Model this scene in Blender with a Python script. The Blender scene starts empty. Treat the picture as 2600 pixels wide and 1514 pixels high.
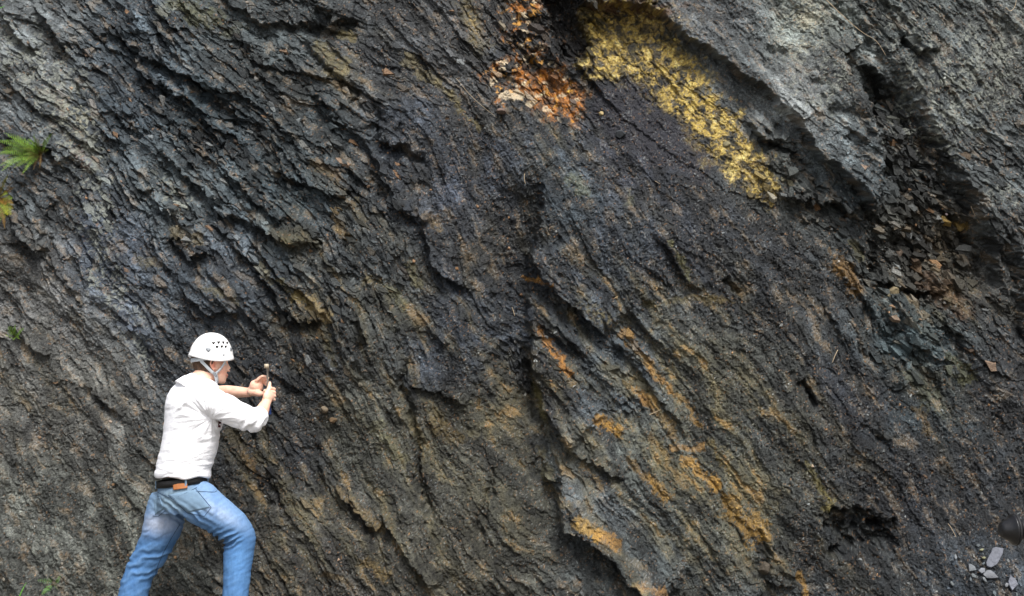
import bpy, bmesh, math, random
import numpy as np
from mathutils import Vector, Matrix, noise as mnoise
from mathutils.bvhtree import BVHTree
R = math.radians
scene = bpy.context.scene
C = scene.collection

# ------------------------------------------------------------------ camera
CAM = Vector((0.0, -7.5, 1.55)); PITCH = R(3.4); LENS = 46.0
cd = bpy.data.cameras.new("camera"); cam = bpy.data.objects.new("camera", cd); C.objects.link(cam)
cam.location = CAM; cam.rotation_euler = (R(90) + PITCH, 0, 0)
cd.lens = LENS; cd.sensor_width = 36; cd.clip_end = 500; cd.clip_start = 0.05
scene.camera = cam
# ------------------------------------------------------------------ world, sun, exposure
SUN_EL, SUN_AZ = R(57), R(20)          # azimuth measured from straight behind the camera towards the right
w = bpy.data.worlds.new("World"); scene.world = w; w.use_nodes = True
nt = w.node_tree; bg = nt.nodes['Background']
sky = nt.nodes.new('ShaderNodeTexSky'); sky.sky_type = 'NISHITA'; sky.sun_disc = False
sky.sun_elevation = SUN_EL; sky.sun_rotation = R(180) - SUN_AZ
sky.air_density = 1.0; sky.dust_density = 4.0; sky.ozone_density = 1.0
hs = nt.nodes.new('ShaderNodeHueSaturation'); hs.inputs['Saturation'].default_value = 0.45
nt.links.new(sky.outputs[0], hs.inputs['Color']); nt.links.new(hs.outputs[0], bg.inputs['Color'])
bg.inputs['Strength'].default_value = 0.09
sl = bpy.data.lights.new("sun", 'SUN'); sl.energy = 1.9; sl.angle = R(22); sl.color = (1.0, 0.98, 0.95)
so = bpy.data.objects.new("sun", sl); C.objects.link(so)
sdir = Vector((math.sin(SUN_AZ) * math.cos(SUN_EL), -math.cos(SUN_AZ) * math.cos(SUN_EL), math.sin(SUN_EL)))
so.rotation_euler = sdir.to_track_quat('Z', 'Y').to_euler(); so.location = (3, -6, 9)
scene.view_settings.view_transform = 'Standard'; scene.view_settings.look = 'None'
scene.view_settings.exposure = 1.16; scene.view_settings.gamma = 1.0
scene.render.resolution_x = 1024; scene.render.resolution_y = 596
scene.render.engine = 'CYCLES'

# ------------------------------------------------------------------ helpers
FPX = LENS / 36 * 2600
cp, sp = math.cos(PITCH), math.sin(PITCH)
def ray(px, py):
    a = (px - 1300) / FPX; b = (757 - py) / FPX
    return Vector((a, cp - b * sp, sp + b * cp))
def P(px, py, y):
    d = ray(px, py); k = (y - CAM.y) / d.y
    return CAM + d * k
def project(X, Y, Z):
    dy = Y - CAM.y; dz = Z - CAM.z
    f = dy * cp + dz * sp; u = -dy * sp + dz * cp
    return 1300 + FPX * X / f, 757 - FPX * u / f
def tag(o, label=None, cat=None, group=None, kind=None):
    if label: o['label'] = label
    if cat: o['category'] = cat
    if group: o['group'] = group
    if kind: o['kind'] = kind
    return o
def link(name, me, mat=None, parent=None):
    o = bpy.data.objects.new(name, me); C.objects.link(o)
    if mat: me.materials.append(mat)
    if parent:
        o.parent = parent; o.matrix_parent_inverse = Matrix.Translation(-parent.location)
    return o
def from_bm(name, bm, mat=None, parent=None, smooth=True):
    me = bpy.data.meshes.new(name); bmesh.ops.recalc_face_normals(bm, faces=bm.faces)
    bm.to_mesh(me); bm.free()
    for p in me.polygons: p.use_smooth = smooth
    return link(name, me, mat, parent)
def empty(name, loc):
    o = bpy.data.objects.new(name, None); C.objects.link(o); o.location = loc; o.empty_display_size = .1
    return o
def s2l(c):
    return tuple(((v / 255) / 12.92) if v / 255 <= .04045 else ((v / 255 + .055) / 1.055) ** 2.4 for v in c)
def mat(name, rgb, rough=.6, spec=.4, bump=0, bscale=60, var=0, vscale=20, attr=None, stretch=(1, 1, 1), sub=0):
    m = bpy.data.materials.new(name); m.use_nodes = True; n = m.node_tree.nodes; l = m.node_tree.links
    b = n['Principled BSDF']; b.inputs['Roughness'].default_value = rough
    b.inputs['Specular IOR Level'].default_value = spec
    if sub:
        b.inputs['Subsurface Weight'].default_value = sub; b.inputs['Subsurface Radius'].default_value = (.012, .004, .002)
        b.inputs['Subsurface Scale'].default_value = 1
    tc = n.new('ShaderNodeTexCoord'); mp = n.new('ShaderNodeMapping'); mp.inputs['Scale'].default_value = stretch
    l.new(tc.outputs['Object'], mp.inputs['Vector'])
    if attr:
        a = n.new('ShaderNodeAttribute'); a.attribute_name = attr; csock = a.outputs['Color']
    else:
        r = n.new('ShaderNodeRGB'); r.outputs[0].default_value = (*rgb, 1); csock = r.outputs[0]
    if var:
        t = n.new('ShaderNodeTexNoise'); t.inputs['Scale'].default_value = vscale; t.inputs['Detail'].default_value = 6
        l.new(mp.outputs[0], t.inputs['Vector'])
        mr = n.new('ShaderNodeMapRange'); mr.inputs['From Min'].default_value = .3; mr.inputs['From Max'].default_value = .7
        mr.inputs['To Min'].default_value = 1 - var; mr.inputs['To Max'].default_value = 1 + var
        l.new(t.outputs['Fac'], mr.inputs['Value'])
        vm = n.new('ShaderNodeVectorMath'); vm.operation = 'SCALE'
        l.new(csock, vm.inputs[0]); l.new(mr.outputs[0], vm.inputs['Scale']); csock = vm.outputs[0]
    l.new(csock, b.inputs['Base Color'])
    if bump:
        t = n.new('ShaderNodeTexNoise'); t.inputs['Scale'].default_value = bscale; t.inputs['Detail'].default_value = 5
        l.new(mp.outputs[0], t.inputs['Vector'])
        bp = n.new('ShaderNodeBump'); bp.inputs['Strength'].default_value = bump; bp.inputs['Distance'].default_value = .01
        l.new(t.outputs['Fac'], bp.inputs['Height']); l.new(bp.outputs[0], b.inputs['Normal'])
    return m

# ---- numpy noise
rs = np.random.RandomState(7)
TA = rs.rand(256, 256).astype(np.float32) * 2 * np.pi
TGX, TGY = np.cos(TA), np.sin(TA)
TR = rs.rand(5, 256, 256).astype(np.float32)
def gn(x, y, seed=0):
    x = x + seed * 17.31; y = y + seed * 43.77
    xi = np.floor(x).astype(np.int32); yi = np.floor(y).astype(np.int32)
    fx = (x - xi).astype(np.float32); fy = (y - yi).astype(np.float32)
    u = fx * fx * fx * (fx * (fx * 6 - 15) + 10); v = fy * fy * fy * (fy * (fy * 6 - 15) + 10)
    def g(i, j):
        a = (xi + i) & 255; b = (yi + j) & 255
        return TGX[a, b] * (fx - i) + TGY[a, b] * (fy - j)
    n0 = g(0, 0) * (1 - u) + g(1, 0) * u; n1 = g(0, 1) * (1 - u) + g(1, 1) * u
    return (n0 * (1 - v) + n1 * v) * 1.4
def fbm(x, y, seed=0, o=4, gain=.5):
    r = 0; a = 1
    for k in range(o):
        r = r + a * gn(x * 2 ** k, y * 2 ** k, seed + k * 3); a *= gain
    return r
def cells(x, y, seed=0, jit=.9):
    """jittered cells: returns F1, F2, and per-cell randoms plus offset to the cell centre"""
    x = x + seed * 11.7; y = y + seed * 29.3
    xi = np.floor(x).astype(np.int32); yi = np.floor(y).astype(np.int32)
    f1 = np.full(x.shape, 9, np.float32); f2 = f1.copy()
    r = [np.zeros(x.shape, np.float32) for _ in range(3)]; ox = np.zeros_like(f1); oy = np.zeros_like(f1)
    for i in (-1, 0, 1):
        for j in (-1, 0, 1):
            a = (xi + i) & 255; b = (yi + j) & 255
            dx = (x - (xi + i + .5 + jit * (TR[0][a, b] - .5))).astype(np.float32)
            dy = (y - (yi + j + .5 + jit * (TR[1][a, b] - .5))).astype(np.float32)
            d = np.sqrt(dx * dx + dy * dy)
            m = d < f1
            f2 = np.where(m, f1, np.minimum(f2, d)); f1 = np.where(m, d, f1)
            for k in range(3): r[k] = np.where(m, TR[2 + k][a, b], r[k])
            ox = np.where(m, dx, ox); oy = np.where(m, dy, oy)
    return f1, f2, r[0], r[1], r[2], ox, oy
def ss(a, b, x):
    t = np.clip((x - a) / (b - a), 0, 1); return t * t * (3 - 2 * t)

# ------------------------------------------------------------------ rock face (structure)
def wall_y(X, Z):
    return .50 + .15 * Z + .00 * X
def axis(core0, core1, step, lo, hi):
    c = np.arange(core0, core1, step)
    a = [core0]; s = step
    while a[-1] > lo: s *= 1.06; a.append(a[-1] - s)
    b = [c[-1]]; s = step
    while b[-1] < hi: s *= 1.06; b.append(b[-1] + s)
    return np.concatenate([np.array(a[1:])[::-1], c, np.array(b[1:])])
STEP = .0048
gx = axis(-3.45, 3.45, STEP, -7, 7); gz = axis(.12, 4.15, STEP, -.6, 8.5)
GX, GZ = np.meshgrid(gx, gz)
PX, PY = project(GX, wall_y(GX, GZ), GZ)
U = (PX / 1.0317).astype(np.float64); V = (PY / 1.0317).astype(np.float64)   # rock chart coordinates

def seg_d(pts, u, v):
    """distance to a polyline, signed: positive on its upper-right (left-hand) side, plus arclength fraction"""
    best = np.full(u.shape, 1e9); sgn = np.ones(u.shape); fr = np.zeros(u.shape)
    L = [math.dist(pts[i], pts[i + 1]) for i in range(len(pts) - 1)]; T = sum(L); acc = 0
    for i in range(len(pts) - 1):
        (x0, y0), (x1, y1) = pts[i], pts[i + 1]; dx, dy = x1 - x0, y1 - y0; l2 = dx * dx + dy * dy
        t = np.clip(((u - x0) * dx + (v - y0) * dy) / l2, 0, 1)
        d = np.hypot(u - x0 - t * dx, v - y0 - t * dy); m = d < best
        cr = dx * (v - y0) - dy * (u - x0)
        best = np.where(m, d, best); sgn = np.where(m, np.where(cr < 0, 1, -1), sgn)
        fr = np.where(m, (acc + t * L[i]) / T, fr); acc += L[i]
    return best, sgn, fr
def poly_sd(pts, u, v):
    """signed distance to polygon, positive inside"""
    best = np.full(u.shape, 1e9); ins = np.zeros(u.shape, bool); n = len(pts)
    for i in range(n):
        (x0, y0), (x1, y1) = pts[i], pts[(i + 1) % n]; dx, dy = x1 - x0, y1 - y0; l2 = dx * dx + dy * dy
        t = np.clip(((u - x0) * dx + (v - y0) * dy) / l2, 0, 1)
        best = np.minimum(best, np.hypot(u - x0 - t * dx, v - y0 - t * dy))
        if y0 != y1:
            c = ((y0 > v) != (y1 > v)) & (u < (x1 - x0) * (v - y0) / (y1 - y0) + x0); ins ^= c
    return np.where(ins, best, -best)
def blob(u, v, cx, cy, rx, ry, ang=0):
    a = R(ang); dx = u - cx; dy = v - cy
    p = (dx * math.cos(a) + dy * math.sin(a)) / rx; q = (-dx * math.sin(a) + dy * math.cos(a)) / ry
    return np.exp(-(p * p + q * q))

# bedding coordinates: s runs along the dipping beds, t across them
W1 = fbm(U / 420, V / 420, 1, 3); W2 = fbm(U / 90, V / 90, 2, 3)
t_ = (U - (1.08 * V - .42 * V * V / 2934) + 150 * np.tanh((V - 620) / 420) * np.exp(-((U - 1120) / 330) ** 2)) * .68 + 34 * W1 + 4 * W2
s_ = (U * .72 + V * .69) + 30 * fbm(U / 300, V / 300, 5, 2)
# wobble used on all hand-placed outlines so that none is smooth
wu = U + 10 * fbm(U / 60, V / 60, 11, 4) + 4 * fbm(U / 14, V / 14, 13, 2)
wv = V + 10 * fbm(U / 60, V / 60, 12, 4) + 4 * fbm(U / 14, V / 14, 14, 2)

# where the rock is blocky slate (1) and where it is smeared shale / scree (0)
block = .46 + .9 * blob(U, V, 480, 330, 420, 330, 30) + .9 * blob(U, V, 2290, 560, 190, 230, 40) + .7 * blob(U, V, 1300, 160, 170, 190) \
    - .75 * blob(U, V, 1200, 480, 170, 330, 10) - .55 * blob(U, V, 1650, 420, 280, 150, 20) - .5 * blob(U, V, 2250, 1250, 380, 260) \
    - .35 * blob(U, V, 1850, 1000, 300, 500, 60) - .40 * blob(U, V, 150, 1250, 330, 330) - .25 * blob(U, V, 60, 850, 130, 250) - .3 * blob(U, V, 1050, 1200, 220, 300) + .5 * blob(U, V, 2250, 850, 180, 130) \
    + .5 * blob(U, V, 1400, 850, 200, 170) + .35 * blob(U, V, 850, 620, 260, 260) - .5 * blob(U, V, 1850, 120, 240, 110, 35)
flute = blob(U, V, 2150, 1150, 420, 330) + .8 * blob(U, V, 1900, 700, 330, 260) + .7 * blob(U, V, 1550, 620, 260, 160) + .6 * blob(U, V, 240, 1250, 220, 200)
block = np.clip(block - .25 * np.clip(flute, 0, 1) + .40 * fbm(U / 130, V / 130, 21, 3), .12, 1.6)

H = np.zeros_like(U)                                   # metres towards the viewer
H += .10 * fbm(U / 700, V / 700, 31, 3) + .045 * fbm(t_ / 150, s_ / 520, 33, 3)
def facet(su, tv, seed, amp, bias, tilt=.5):
    f1, f2, r0, r1, r2, ox, oy = cells(s_ / su, t_ / tv, seed)
    edge = ss(0, .10, f2 - f1)
    h = (r0 - .5) * 1.1 + (r1 - .5) * tilt * ox - (bias + (r2 - .5) * tilt) * oy
    return amp * h, r0, edge
F1, c1, e1 = facet(300, 86, 1, .036, .45, .8)
F2, c2, e2 = facet(130, 34, 2, .034, .5, .9)
F3, c3, e3 = facet(64, 15, 3, .022, .6, 1.0)
F4, c4, e4 = facet(34, 6.5, 4, .0105, .5, 1.1)
F5, c5, e5 = facet(50, 34, 9, .022, .5, 1.5)
gate2 = ss(-.1, .4, fbm(s_ / 240, t_ / 130, 41, 2) + .25)
gate3 = ss(-.15, .35, fbm(s_ / 110, t_ / 70, 43, 2) + .15)
H += F1 * (.25 + .7 * np.minimum(block, 1.1)) + F2 * block * (.35 + .65 * gate2) + F3 * block * (.25 + .9 * gate3) + F4 * (.25 + .75 * block) + F5 * block * (1 - gate2)
# pitted, crumbly skin
soft = np.clip(1.25 - block, .30, 1)
H += soft * (.0060 * fbm(U / 12, V / 12, 51, 3) + .0058 * fbm(U / 5, V / 5, 58, 2)) + .0062 * fbm(t_ / 4.6, s_ / 36, 53, 2) * (.35 + .65 * gate3) + .009 * fbm(U / 42, V / 42, 55, 3)
BL = np.clip(blob(U, V, 2000, 490, 110, 50, 15) + blob(U, V, 2280, 640, 160, 150, 40) + .8 * blob(U, V, 1900, 330, 60, 70) + .8 * blob(U, V, 1320, 120, 110, 110) + .8 * blob(U, V, 2260, 860, 150, 90), 0, 1)
F6, c6, e6 = facet(70, 48, 12, .085, .3, 1.6)
F7, c7, e7 = facet(30, 20, 14, .034, .3, 1.6)
H += BL * (F6 + F7)
H -= .018 * ss(.36, .66, fbm(U / 20, V / 20, 57, 2)) * np.clip(block, .3, 1)
# rain-washed vertical fluting on the soft shale
H += .0085 * np.clip(flute, 0, 1) * (fbm(U / 6, V / 70, 61, 2) + .6 * fbm(U / 14, V / 150, 63, 2))

def ledge(pts, h, L, under=.0, ul=30, sharp=4):
    """rock on the upper-right side of the line stands out by h and dies away over L; recess below it"""
    global H
    d, s, f = seg_d(pts, wu, wv)
    fade = ss(0, .12, f) * (1 - ss(.88, 1, f))
    up = (s > 0)
    prof = np.where(up, np.exp(-(d / L) ** 1.6) * ss(0, sharp, d), -under / max(h, 1e-6) * np.exp(-(d / ul) ** 2) * ss(0, sharp, d))
    H = H + h * prof * fade
def groove(pts, depth, wd):
    global H
    d, s, f = seg_d(pts, wu, wv)
    H = H - depth * np.exp(-(d / wd) ** 2) * ss(0, .15, f) * (1 - ss(.85, 1, f))
def raise_poly(pts, h, soft=8, inner=0):
    global H
    sd = poly_sd(pts, wu, wv); H = H + h * ss(-soft, soft, sd) * (1 - inner * ss(0, 160, sd))
    return sd

SLAB = [(1425, 10), (1500, 18), (1600, 20), (1690, 95), (1790, 165), (1880, 225), (1935, 300), (1995, 375), (2085, 450), (2140, 528), (2152, 400), (2128, 265), (2085, 190), (2060, 140), (2110, 110), (2060, 40), (1990, -60), (1800, -300), (1350, -300)]
sd_slab = raise_poly(SLAB, .19, 5, .5)
H += .05 * blob(U, V, 2090, 330, 60, 180, -18)
for a_, b_, r1_, r2_, h_ in ((2040, 275, 26, 18, .05), (2075, 285, 16, 22, .05), (2100, 300, 14, 24, .05), (2112, 335, 12, 20, .05), (2075, 330, 12, 14, .04), (1905, 135, 30, 20, .06), (1880, 160, 16, 14, .04), (1850, 110, 20, 12, .03), (2230, 110, 30, 16, .07), (2000, 210, 18, 12, .03), (1640, 90, 24, 14, .03)):
    H -= h_ * np.exp(-(((wu - a_) / r1_) ** 2 + ((wv - b_) / r2_) ** 2) ** 1.5)
CHAN = [(2110, 150), (2200, 215), (2250, 320), (2330, 440), (2400, 560), (2440, 700), (2360, 740), (2210, 715), (2155, 640), (2140, 545), (2160, 420), (2138, 290)]
sd_chan = raise_poly(CHAN, -.04, 34); H -= .11 * ss(-30, 30, sd_chan + 26 * fbm(U / 50, V / 50, 35, 2)) * (.55 + .8 * fbm(U / 90, V / 90, 36, 2))
RSLAB = [(2040, 0), (2130, 90), (2210, 190), (2290, 330), (2360, 450), (2420, 560), (2480, 740), (2520, 860), (2900, 900), (2900, -300), (1900, -300)]
sd_rs = raise_poly(RSLAB, .12, 22, .4)
YEL = [(1432, 50), (1480, 22), (1600, 34), (1668, 108), (1720, 165), (1770, 245), (1820, 300), (1840, 370), (1885, 420), (1890, 490), (1850, 480), (1800, 410), (1730, 395), (1685, 315), (1630, 270), (1590, 215), (1520, 190), (1440, 175)]
sd_yel = poly_sd(YEL, wu, wv)
ORA = [(1225, 0), (1330, 0), (1330, 110), (1385, 165), (1445, 235), (1432, 292), (1355, 305), (1280, 262), (1205, 240), (1195, 165), (1262, 150)]
sd_ora = poly_sd(ORA, wu, wv)
H -= .015 * ss(-30, 40, sd_yel) + .06 * ss(-30, 60, sd_ora)
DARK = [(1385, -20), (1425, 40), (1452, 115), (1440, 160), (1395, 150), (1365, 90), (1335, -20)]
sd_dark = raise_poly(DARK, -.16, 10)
BLK = [(1462, 205), (1560, 195), (1620, 262), (1700, 325), (1760, 410), (1720, 450), (1600, 400), (1480, 330), (1440, 290)]
sd_blk = poly_sd(BLK, wu, wv); H -= .03 * ss(-15, 15, sd_blk)
# ledge under the slab and blocks by it
ledge([(1830, 300), (1880, 350), (1930, 375), (1900, 385)], .07, 60, .04)
ledge([(1930, 480), (1990, 500), (2060, 500), (2100, 530)], .08, 50, .06)
ledge([(2180, 640), (2150, 690), (2240, 720), (2330, 730)], .06, 70, .07, 30)
ledge([(2110, 160), (2160, 190), (2180, 250)], .08, 40, .05)
ledge([(2210, 100), (2240, 130), (2300, 125)], .06, 50, .05)
groove([(2470, 560), (2490, 690), (2515, 830), (2530, 880)], .13, 16)
groove([(2140, 520), (2150, 600), (2170, 690)], .09, 14)
groove([(2255, 330), (2320, 400), (2390, 520)], .07, 14)
ledge([(1300, 620), (1330, 680), (1395, 745), (1440, 775), (1490, 835)], .10, 120, .07, 40)
ledge([(1308, 880), (1318, 980), (1355, 1045), (1410, 1105)], .09, 120, .05, 30)
ledge([(1365, 1190), (1375, 1290), (1430, 1315), (1490, 1355), (1530, 1410), (1580, 1455), (1640, 1500)], .15, 130, .06, 40)
ledge([(1350, 400), (1322, 500), (1318, 570), (1300, 640), (1296, 720), (1304, 800), (1306, 880), (1322, 990), (1352, 1080), (1372, 1180), (1374, 1290)], .085, 230, .03, 50, 8)
ledge([(1350, 1060), (1440, 1130), (1540, 1190)], .035, 60, .02)
ledge([(1325, 1130), (1350, 1190), (1375, 1200)], .05, 30, .03)
ledge([(1320, 790), (1380, 830), (1450, 880)], .03, 30, .03)
groove([(1010, 860), (985, 930), (1008, 1010), (1030, 1100), (1026, 1180), (1060, 1260), (1050, 1330)], .07, 9)
groove([(1215, 1150), (1200, 1240), (1180, 1300), (1195, 1360)], .05, 10)
groove([(1280, 420), (1265, 540), (1270, 640), (1255, 760), (1285, 900), (1310, 1060)], .09, 56)
groove([(730, 90), (790, 160), (900, 250)], .06, 10)
groove([(930, 260), (940, 340), (990, 380), (1060, 400)], .06, 12)
ledge([(540, 0), (640, 60), (780, 62), (850, 90)], .05, 60, .04)
ledge([(770, 20), (830, 55), (880, 45)], .07, 45, .05)
ledge([(930, 300), (940, 350), (980, 370), (1010, 350)], .09, 40, .05)
ledge([(360, 455), (400, 510), (460, 560), (470, 570)], .06, 60, .05)
ledge([(400, 370), (470, 440), (560, 520), (640, 560)], .05, 60, .04)
ledge([(620, 545), (700, 590), (770, 605), (800, 600)], .06, 50, .05)
ledge([(560, 420), (640, 500), (720, 560)], .045, 45, .04)
ledge([(670, 420), (760, 460), (830, 480), (850, 500)], .07, 60, .05)
ledge([(240, 60), (420, 180), (560, 230), (640, 260)], .05, 70, .05)
ledge([(300, 100), (360, 200), (480, 260)], .05, 60, .04)
ledge([(460, 180), (540, 250), (600, 300)], .05, 50, .05)
ledge([(760, 230), (860, 320), (950, 430)], .04, 50, .04)
ledge([(920, 420), (1000, 520), (1060, 560)], .05, 50, .05)
ledge([(1040, 560), (1060, 640), (1120, 700), (1140, 720)], .06, 60, .05)
ledge([(420, 590), (480, 630), (520, 620)], .05, 40, .04)
ledge([(630, 660), (680, 740), (720, 790), (800, 800)], .06, 60, .05)
ledge([(440, 720), (520, 780), (600, 760)], .04, 50, .04)
ledge([(880, 780), (900, 850), (860, 900)], .05, 50, .03)
ledge([(820, 1220), (880, 1280), (940, 1320)], .06, 40, .03)
ledge([(930, 1270), (1010, 1380), (1070, 1450)], .06, 60, .03)
ledge([(1010, 950), (1090, 980), (1150, 1010)], .03, 40, .03)
ledge([(70, 360), (130, 370), (160, 410)], .07, 60, .06)
ledge([(30, 530), (60, 580), (110, 620), (130, 610)], .07, 90, .04)
ledge([(0, 20), (70, 110), (100, 130)], .05, 40, .05)
ledge([(90, 20), (160, 110), (180, 150)], .06, 30, .05)
ledge([(20, 800), (60, 850), (120, 880)], .03, 40, .03)
ledge([(200, 940), (260, 1010), (300, 1030)], .03, 40, .03)
ledge([(1500, 830), (1560, 900), (1600, 960), (1700, 1080)], .03, 60, .02)
ledge([(1600, 560), (1660, 650), (1720, 720)], .035, 60, .02)
ledge([(1900, 1370), (1880, 1420), (1950, 1440)], .05, 50, .03)
groove([(1770, 675), (1790, 700), (1815, 722)], .05, 6)
groove([(1955, 930), (1985, 970), (2005, 995)], .07, 7)
groove([(2150, 1075), (2190, 1100)], .04, 9)
groove([(2100, 1040), (2170, 1090)], .03, 14)
CAV = [(2030, 1250), (2110, 1245), (2190, 1290), (2180, 1340), (2100, 1362), (2040, 1360), (2030, 1310)]
sd_cav = poly_sd(CAV, wu + 16 * fbm(U / 40, V / 40, 171, 3), wv + 16 * fbm(U / 40, V / 40, 172, 3)); H = H - .14 * ss(-14, 16, sd_cav) * (.8 + .6 * fbm(U / 30, V / 30, 173, 3))
ledge([(1850, 1290), (1900, 1370), (1960, 1420)], .03, 40, .02)
H += .012 * np.clip(1.3 * blob(U, V, 1680, 1050, 320, 480, -35) + .7 * blob(U, V, 1050, 1100, 260, 330), 0, 1) * fbm(t_ / 11, s_ / 230, 181, 3)
H += .09 * blob(U, V, 1800, 900, 330, 600, -30) - .05 * blob(U, V, 1270, 700, 90, 320)
# keep the rock clear of the worker
H += -.03 * blob(U, V, 560, 1000, 260, 300)
H = np.minimum(H, .16 + .25 * ss(1200, 1500, U) + .2 * ss(-1, 1, -(V - 700) / 100))
# debris slope coming forward at the lower right
H += .55 * ss(1180, 1700, V) * ss(1900, 2500, U)
YW = wall_y(GX, GZ) - H

# colour of the stone, with some glints painted in ------------------------------------------------
ctrl = [(60, 150, 86, 84, 82), (80, 420, 76, 76, 76), (60, 700, 88, 82, 78), (120, 1000, 84, 78, 72), (120, 1300, 80, 76, 69), (320, 1350, 78, 74, 66),
        (330, 200, 66, 70, 74), (520, 330, 58, 64, 67), (430, 480, 84, 86, 86), (300, 620, 68, 70, 76), (520, 680, 64, 66, 70), (700, 480, 55, 60, 62),
        (650, 100, 66, 67, 66), (900, 180, 64, 62, 62), (800, 330, 60, 62, 62), (1000, 300, 56, 57, 62), (1120, 220, 64, 60, 58), (1120, 420, 60, 61, 68), (1230, 560, 52, 51, 54),
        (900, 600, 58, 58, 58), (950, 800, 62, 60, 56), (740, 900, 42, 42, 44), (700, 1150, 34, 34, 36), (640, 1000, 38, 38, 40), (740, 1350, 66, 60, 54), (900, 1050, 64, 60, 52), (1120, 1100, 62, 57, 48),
        (1080, 830, 56, 58, 64), (1200, 850, 52, 54, 60), (1150, 1350, 66, 60, 50), (1300, 1250, 60, 56, 48), (1400, 480, 70, 74, 78), (1500, 600, 58, 60, 65), (1500, 420, 50, 49, 55), (1700, 550, 50, 50, 54),
        (1900, 700, 48, 48, 50), (1500, 950, 76, 78, 80), (1600, 1100, 72, 70, 64), (1750, 950, 66, 62, 54), (1800, 1200, 72, 68, 58), (1900, 1050, 62, 60, 56), (1600, 1380, 60, 60, 58), (1450, 1250, 70, 70, 70),
        (1300, 950, 50, 48, 48), (2100, 950, 38, 38, 42), (2250, 850, 66, 72, 72), (2300, 980, 60, 66, 68), (2450, 950, 46, 45, 47), (2200, 1200, 38, 38, 42), (2400, 1200, 42, 42, 44), (2350, 1400, 56, 58, 62), (2100, 1300, 40, 40, 40), (2050, 1440, 48, 48, 48),
        (1750, 40, 80, 78, 77), (1850, 120, 86, 85, 83), (1960, 240, 106, 102, 98), (2060, 380, 96, 97, 96), (2120, 450, 86, 88, 88), (2100, 220, 80, 79, 76), (1950, 80, 108, 106, 98),
        (2220, 350, 48, 46, 44), (2250, 550, 46, 42, 36), (2350, 600, 56, 48, 38), (2330, 700, 58, 50, 42), (2000, 500, 60, 58, 54), (1900, 420, 66, 64, 58),
        (2250, 100, 70, 70, 67), (2350, 200, 76, 76, 74), (2480, 150, 76, 73, 68), (2450, 400, 76, 75, 73), (2500, 600, 62, 60, 58), (2480, 500, 84, 84, 82), (1300, 200, 50, 50, 52), (1600, 290, 40, 40, 46), (1200, 60, 60, 56, 54), (1420, 60, 28, 26, 26)]
num = [np.zeros_like(U) for _ in range(3)]; den = np.zeros_like(U)
cu = U + 40 * W1 + 10 * W2; cv = V + 40 * fbm(U / 200, V / 200, 71, 3)
for (a, b, r_, g_, b_) in ctrl:
    wgt = 1 / ((((cu - a) ** 2 + (cv - b) ** 2) / 9000 + .25) ** 2.2)
    den += wgt
    for k, c in enumerate(s2l((r_, g_, b_))): num[k] += wgt * c
col = np.stack([n / den for n in num], -1)
def mixc(rgb, m):
    global col
    m = np.clip(m, 0, 1)[..., None]; col = col * (1 - m) + np.array(s2l(rgb)) * m
fine = fbm(U / 9, V / 9, 81, 3); grain = fbm(U / 4, V / 4, 80, 2); mid = fbm(U / 34, V / 34, 83, 3); band = fbm(t_ / 16, s_ / 90, 85, 3); band2 = fbm(t_ / 42, s_ / 170, 87, 3)
# tonal variation from bed to bed and chip to chip
col *= np.array([.82, .965, 1.05])
col *= (1 + .30 * (c1 - .5) + .34 * (c2 - .5) * 1.0 + .34 * (c3 - .5) + .30 * (c4 - .5) + .22 * band + .22 * fine + .52 * grain + .12 * mid)[..., None].clip(.35, 2)
m1 = fbm(t_ / 34, s_ / 85, 151, 3); m2 = fbm(U / 26, V / 26, 152, 3); m3 = fbm(t_ / 90, s_ / 240, 153, 2)
col *= np.exp(.62 * m1 + .34 * m2 + .45 * m3 - .04)[..., None]
# brown iron wash
brown = 1.25 * blob(U, V, 1680, 1060, 300, 460, -35) + .9 * blob(U, V, 1080, 1150, 260, 300) + .55 * blob(U, V, 850, 700, 260, 260) + .7 * blob(U, V, 750, 1330, 180, 160) \
    + .6 * blob(U, V, 1350, 350, 160, 90) + .5 * blob(U, V, 2350, 760, 130, 100) + .3 * blob(U, V, 100, 950, 200, 320) + .5 * blob(U, V, 620, 1130, 80, 120) + .5 * blob(U, V, 850, 150, 140, 110) + .4 * blob(U, V, 2330, 950, 120, 160)
brown = np.clip(brown, 0, 1.1)
mixc((88, 86, 70), .45 * brown * ss(-.45, .45, band2 + .4 * fine + .25 * mid))
mixc((112, 102, 70), .4 * brown * ss(.15, .75, band2 * .8 + .5 * band + .35 * mid + .12))
mixc((144, 112, 60), .55 * brown * ss(.62, 1.0, band2 * .7 + .7 * band + .4 * mid + .1))
mixc((122, 104, 80), .35 * ss(.35, .7, band + .5 * mid) * (1 - brown.clip(0, 1)))
lum = col.mean(-1, keepdims=True); col = col * (lum / .062) ** .32 * (.80 - .10 * blob(U, V, 1300, 700, 300, 400) - .08 * blob(U, V, 2250, 1150, 350, 350) + .1 * blob(U, V, 100, 900, 350, 800) + .16 * blob(U, V, 1600, 1080, 260, 380, -35))[..., None]
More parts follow.
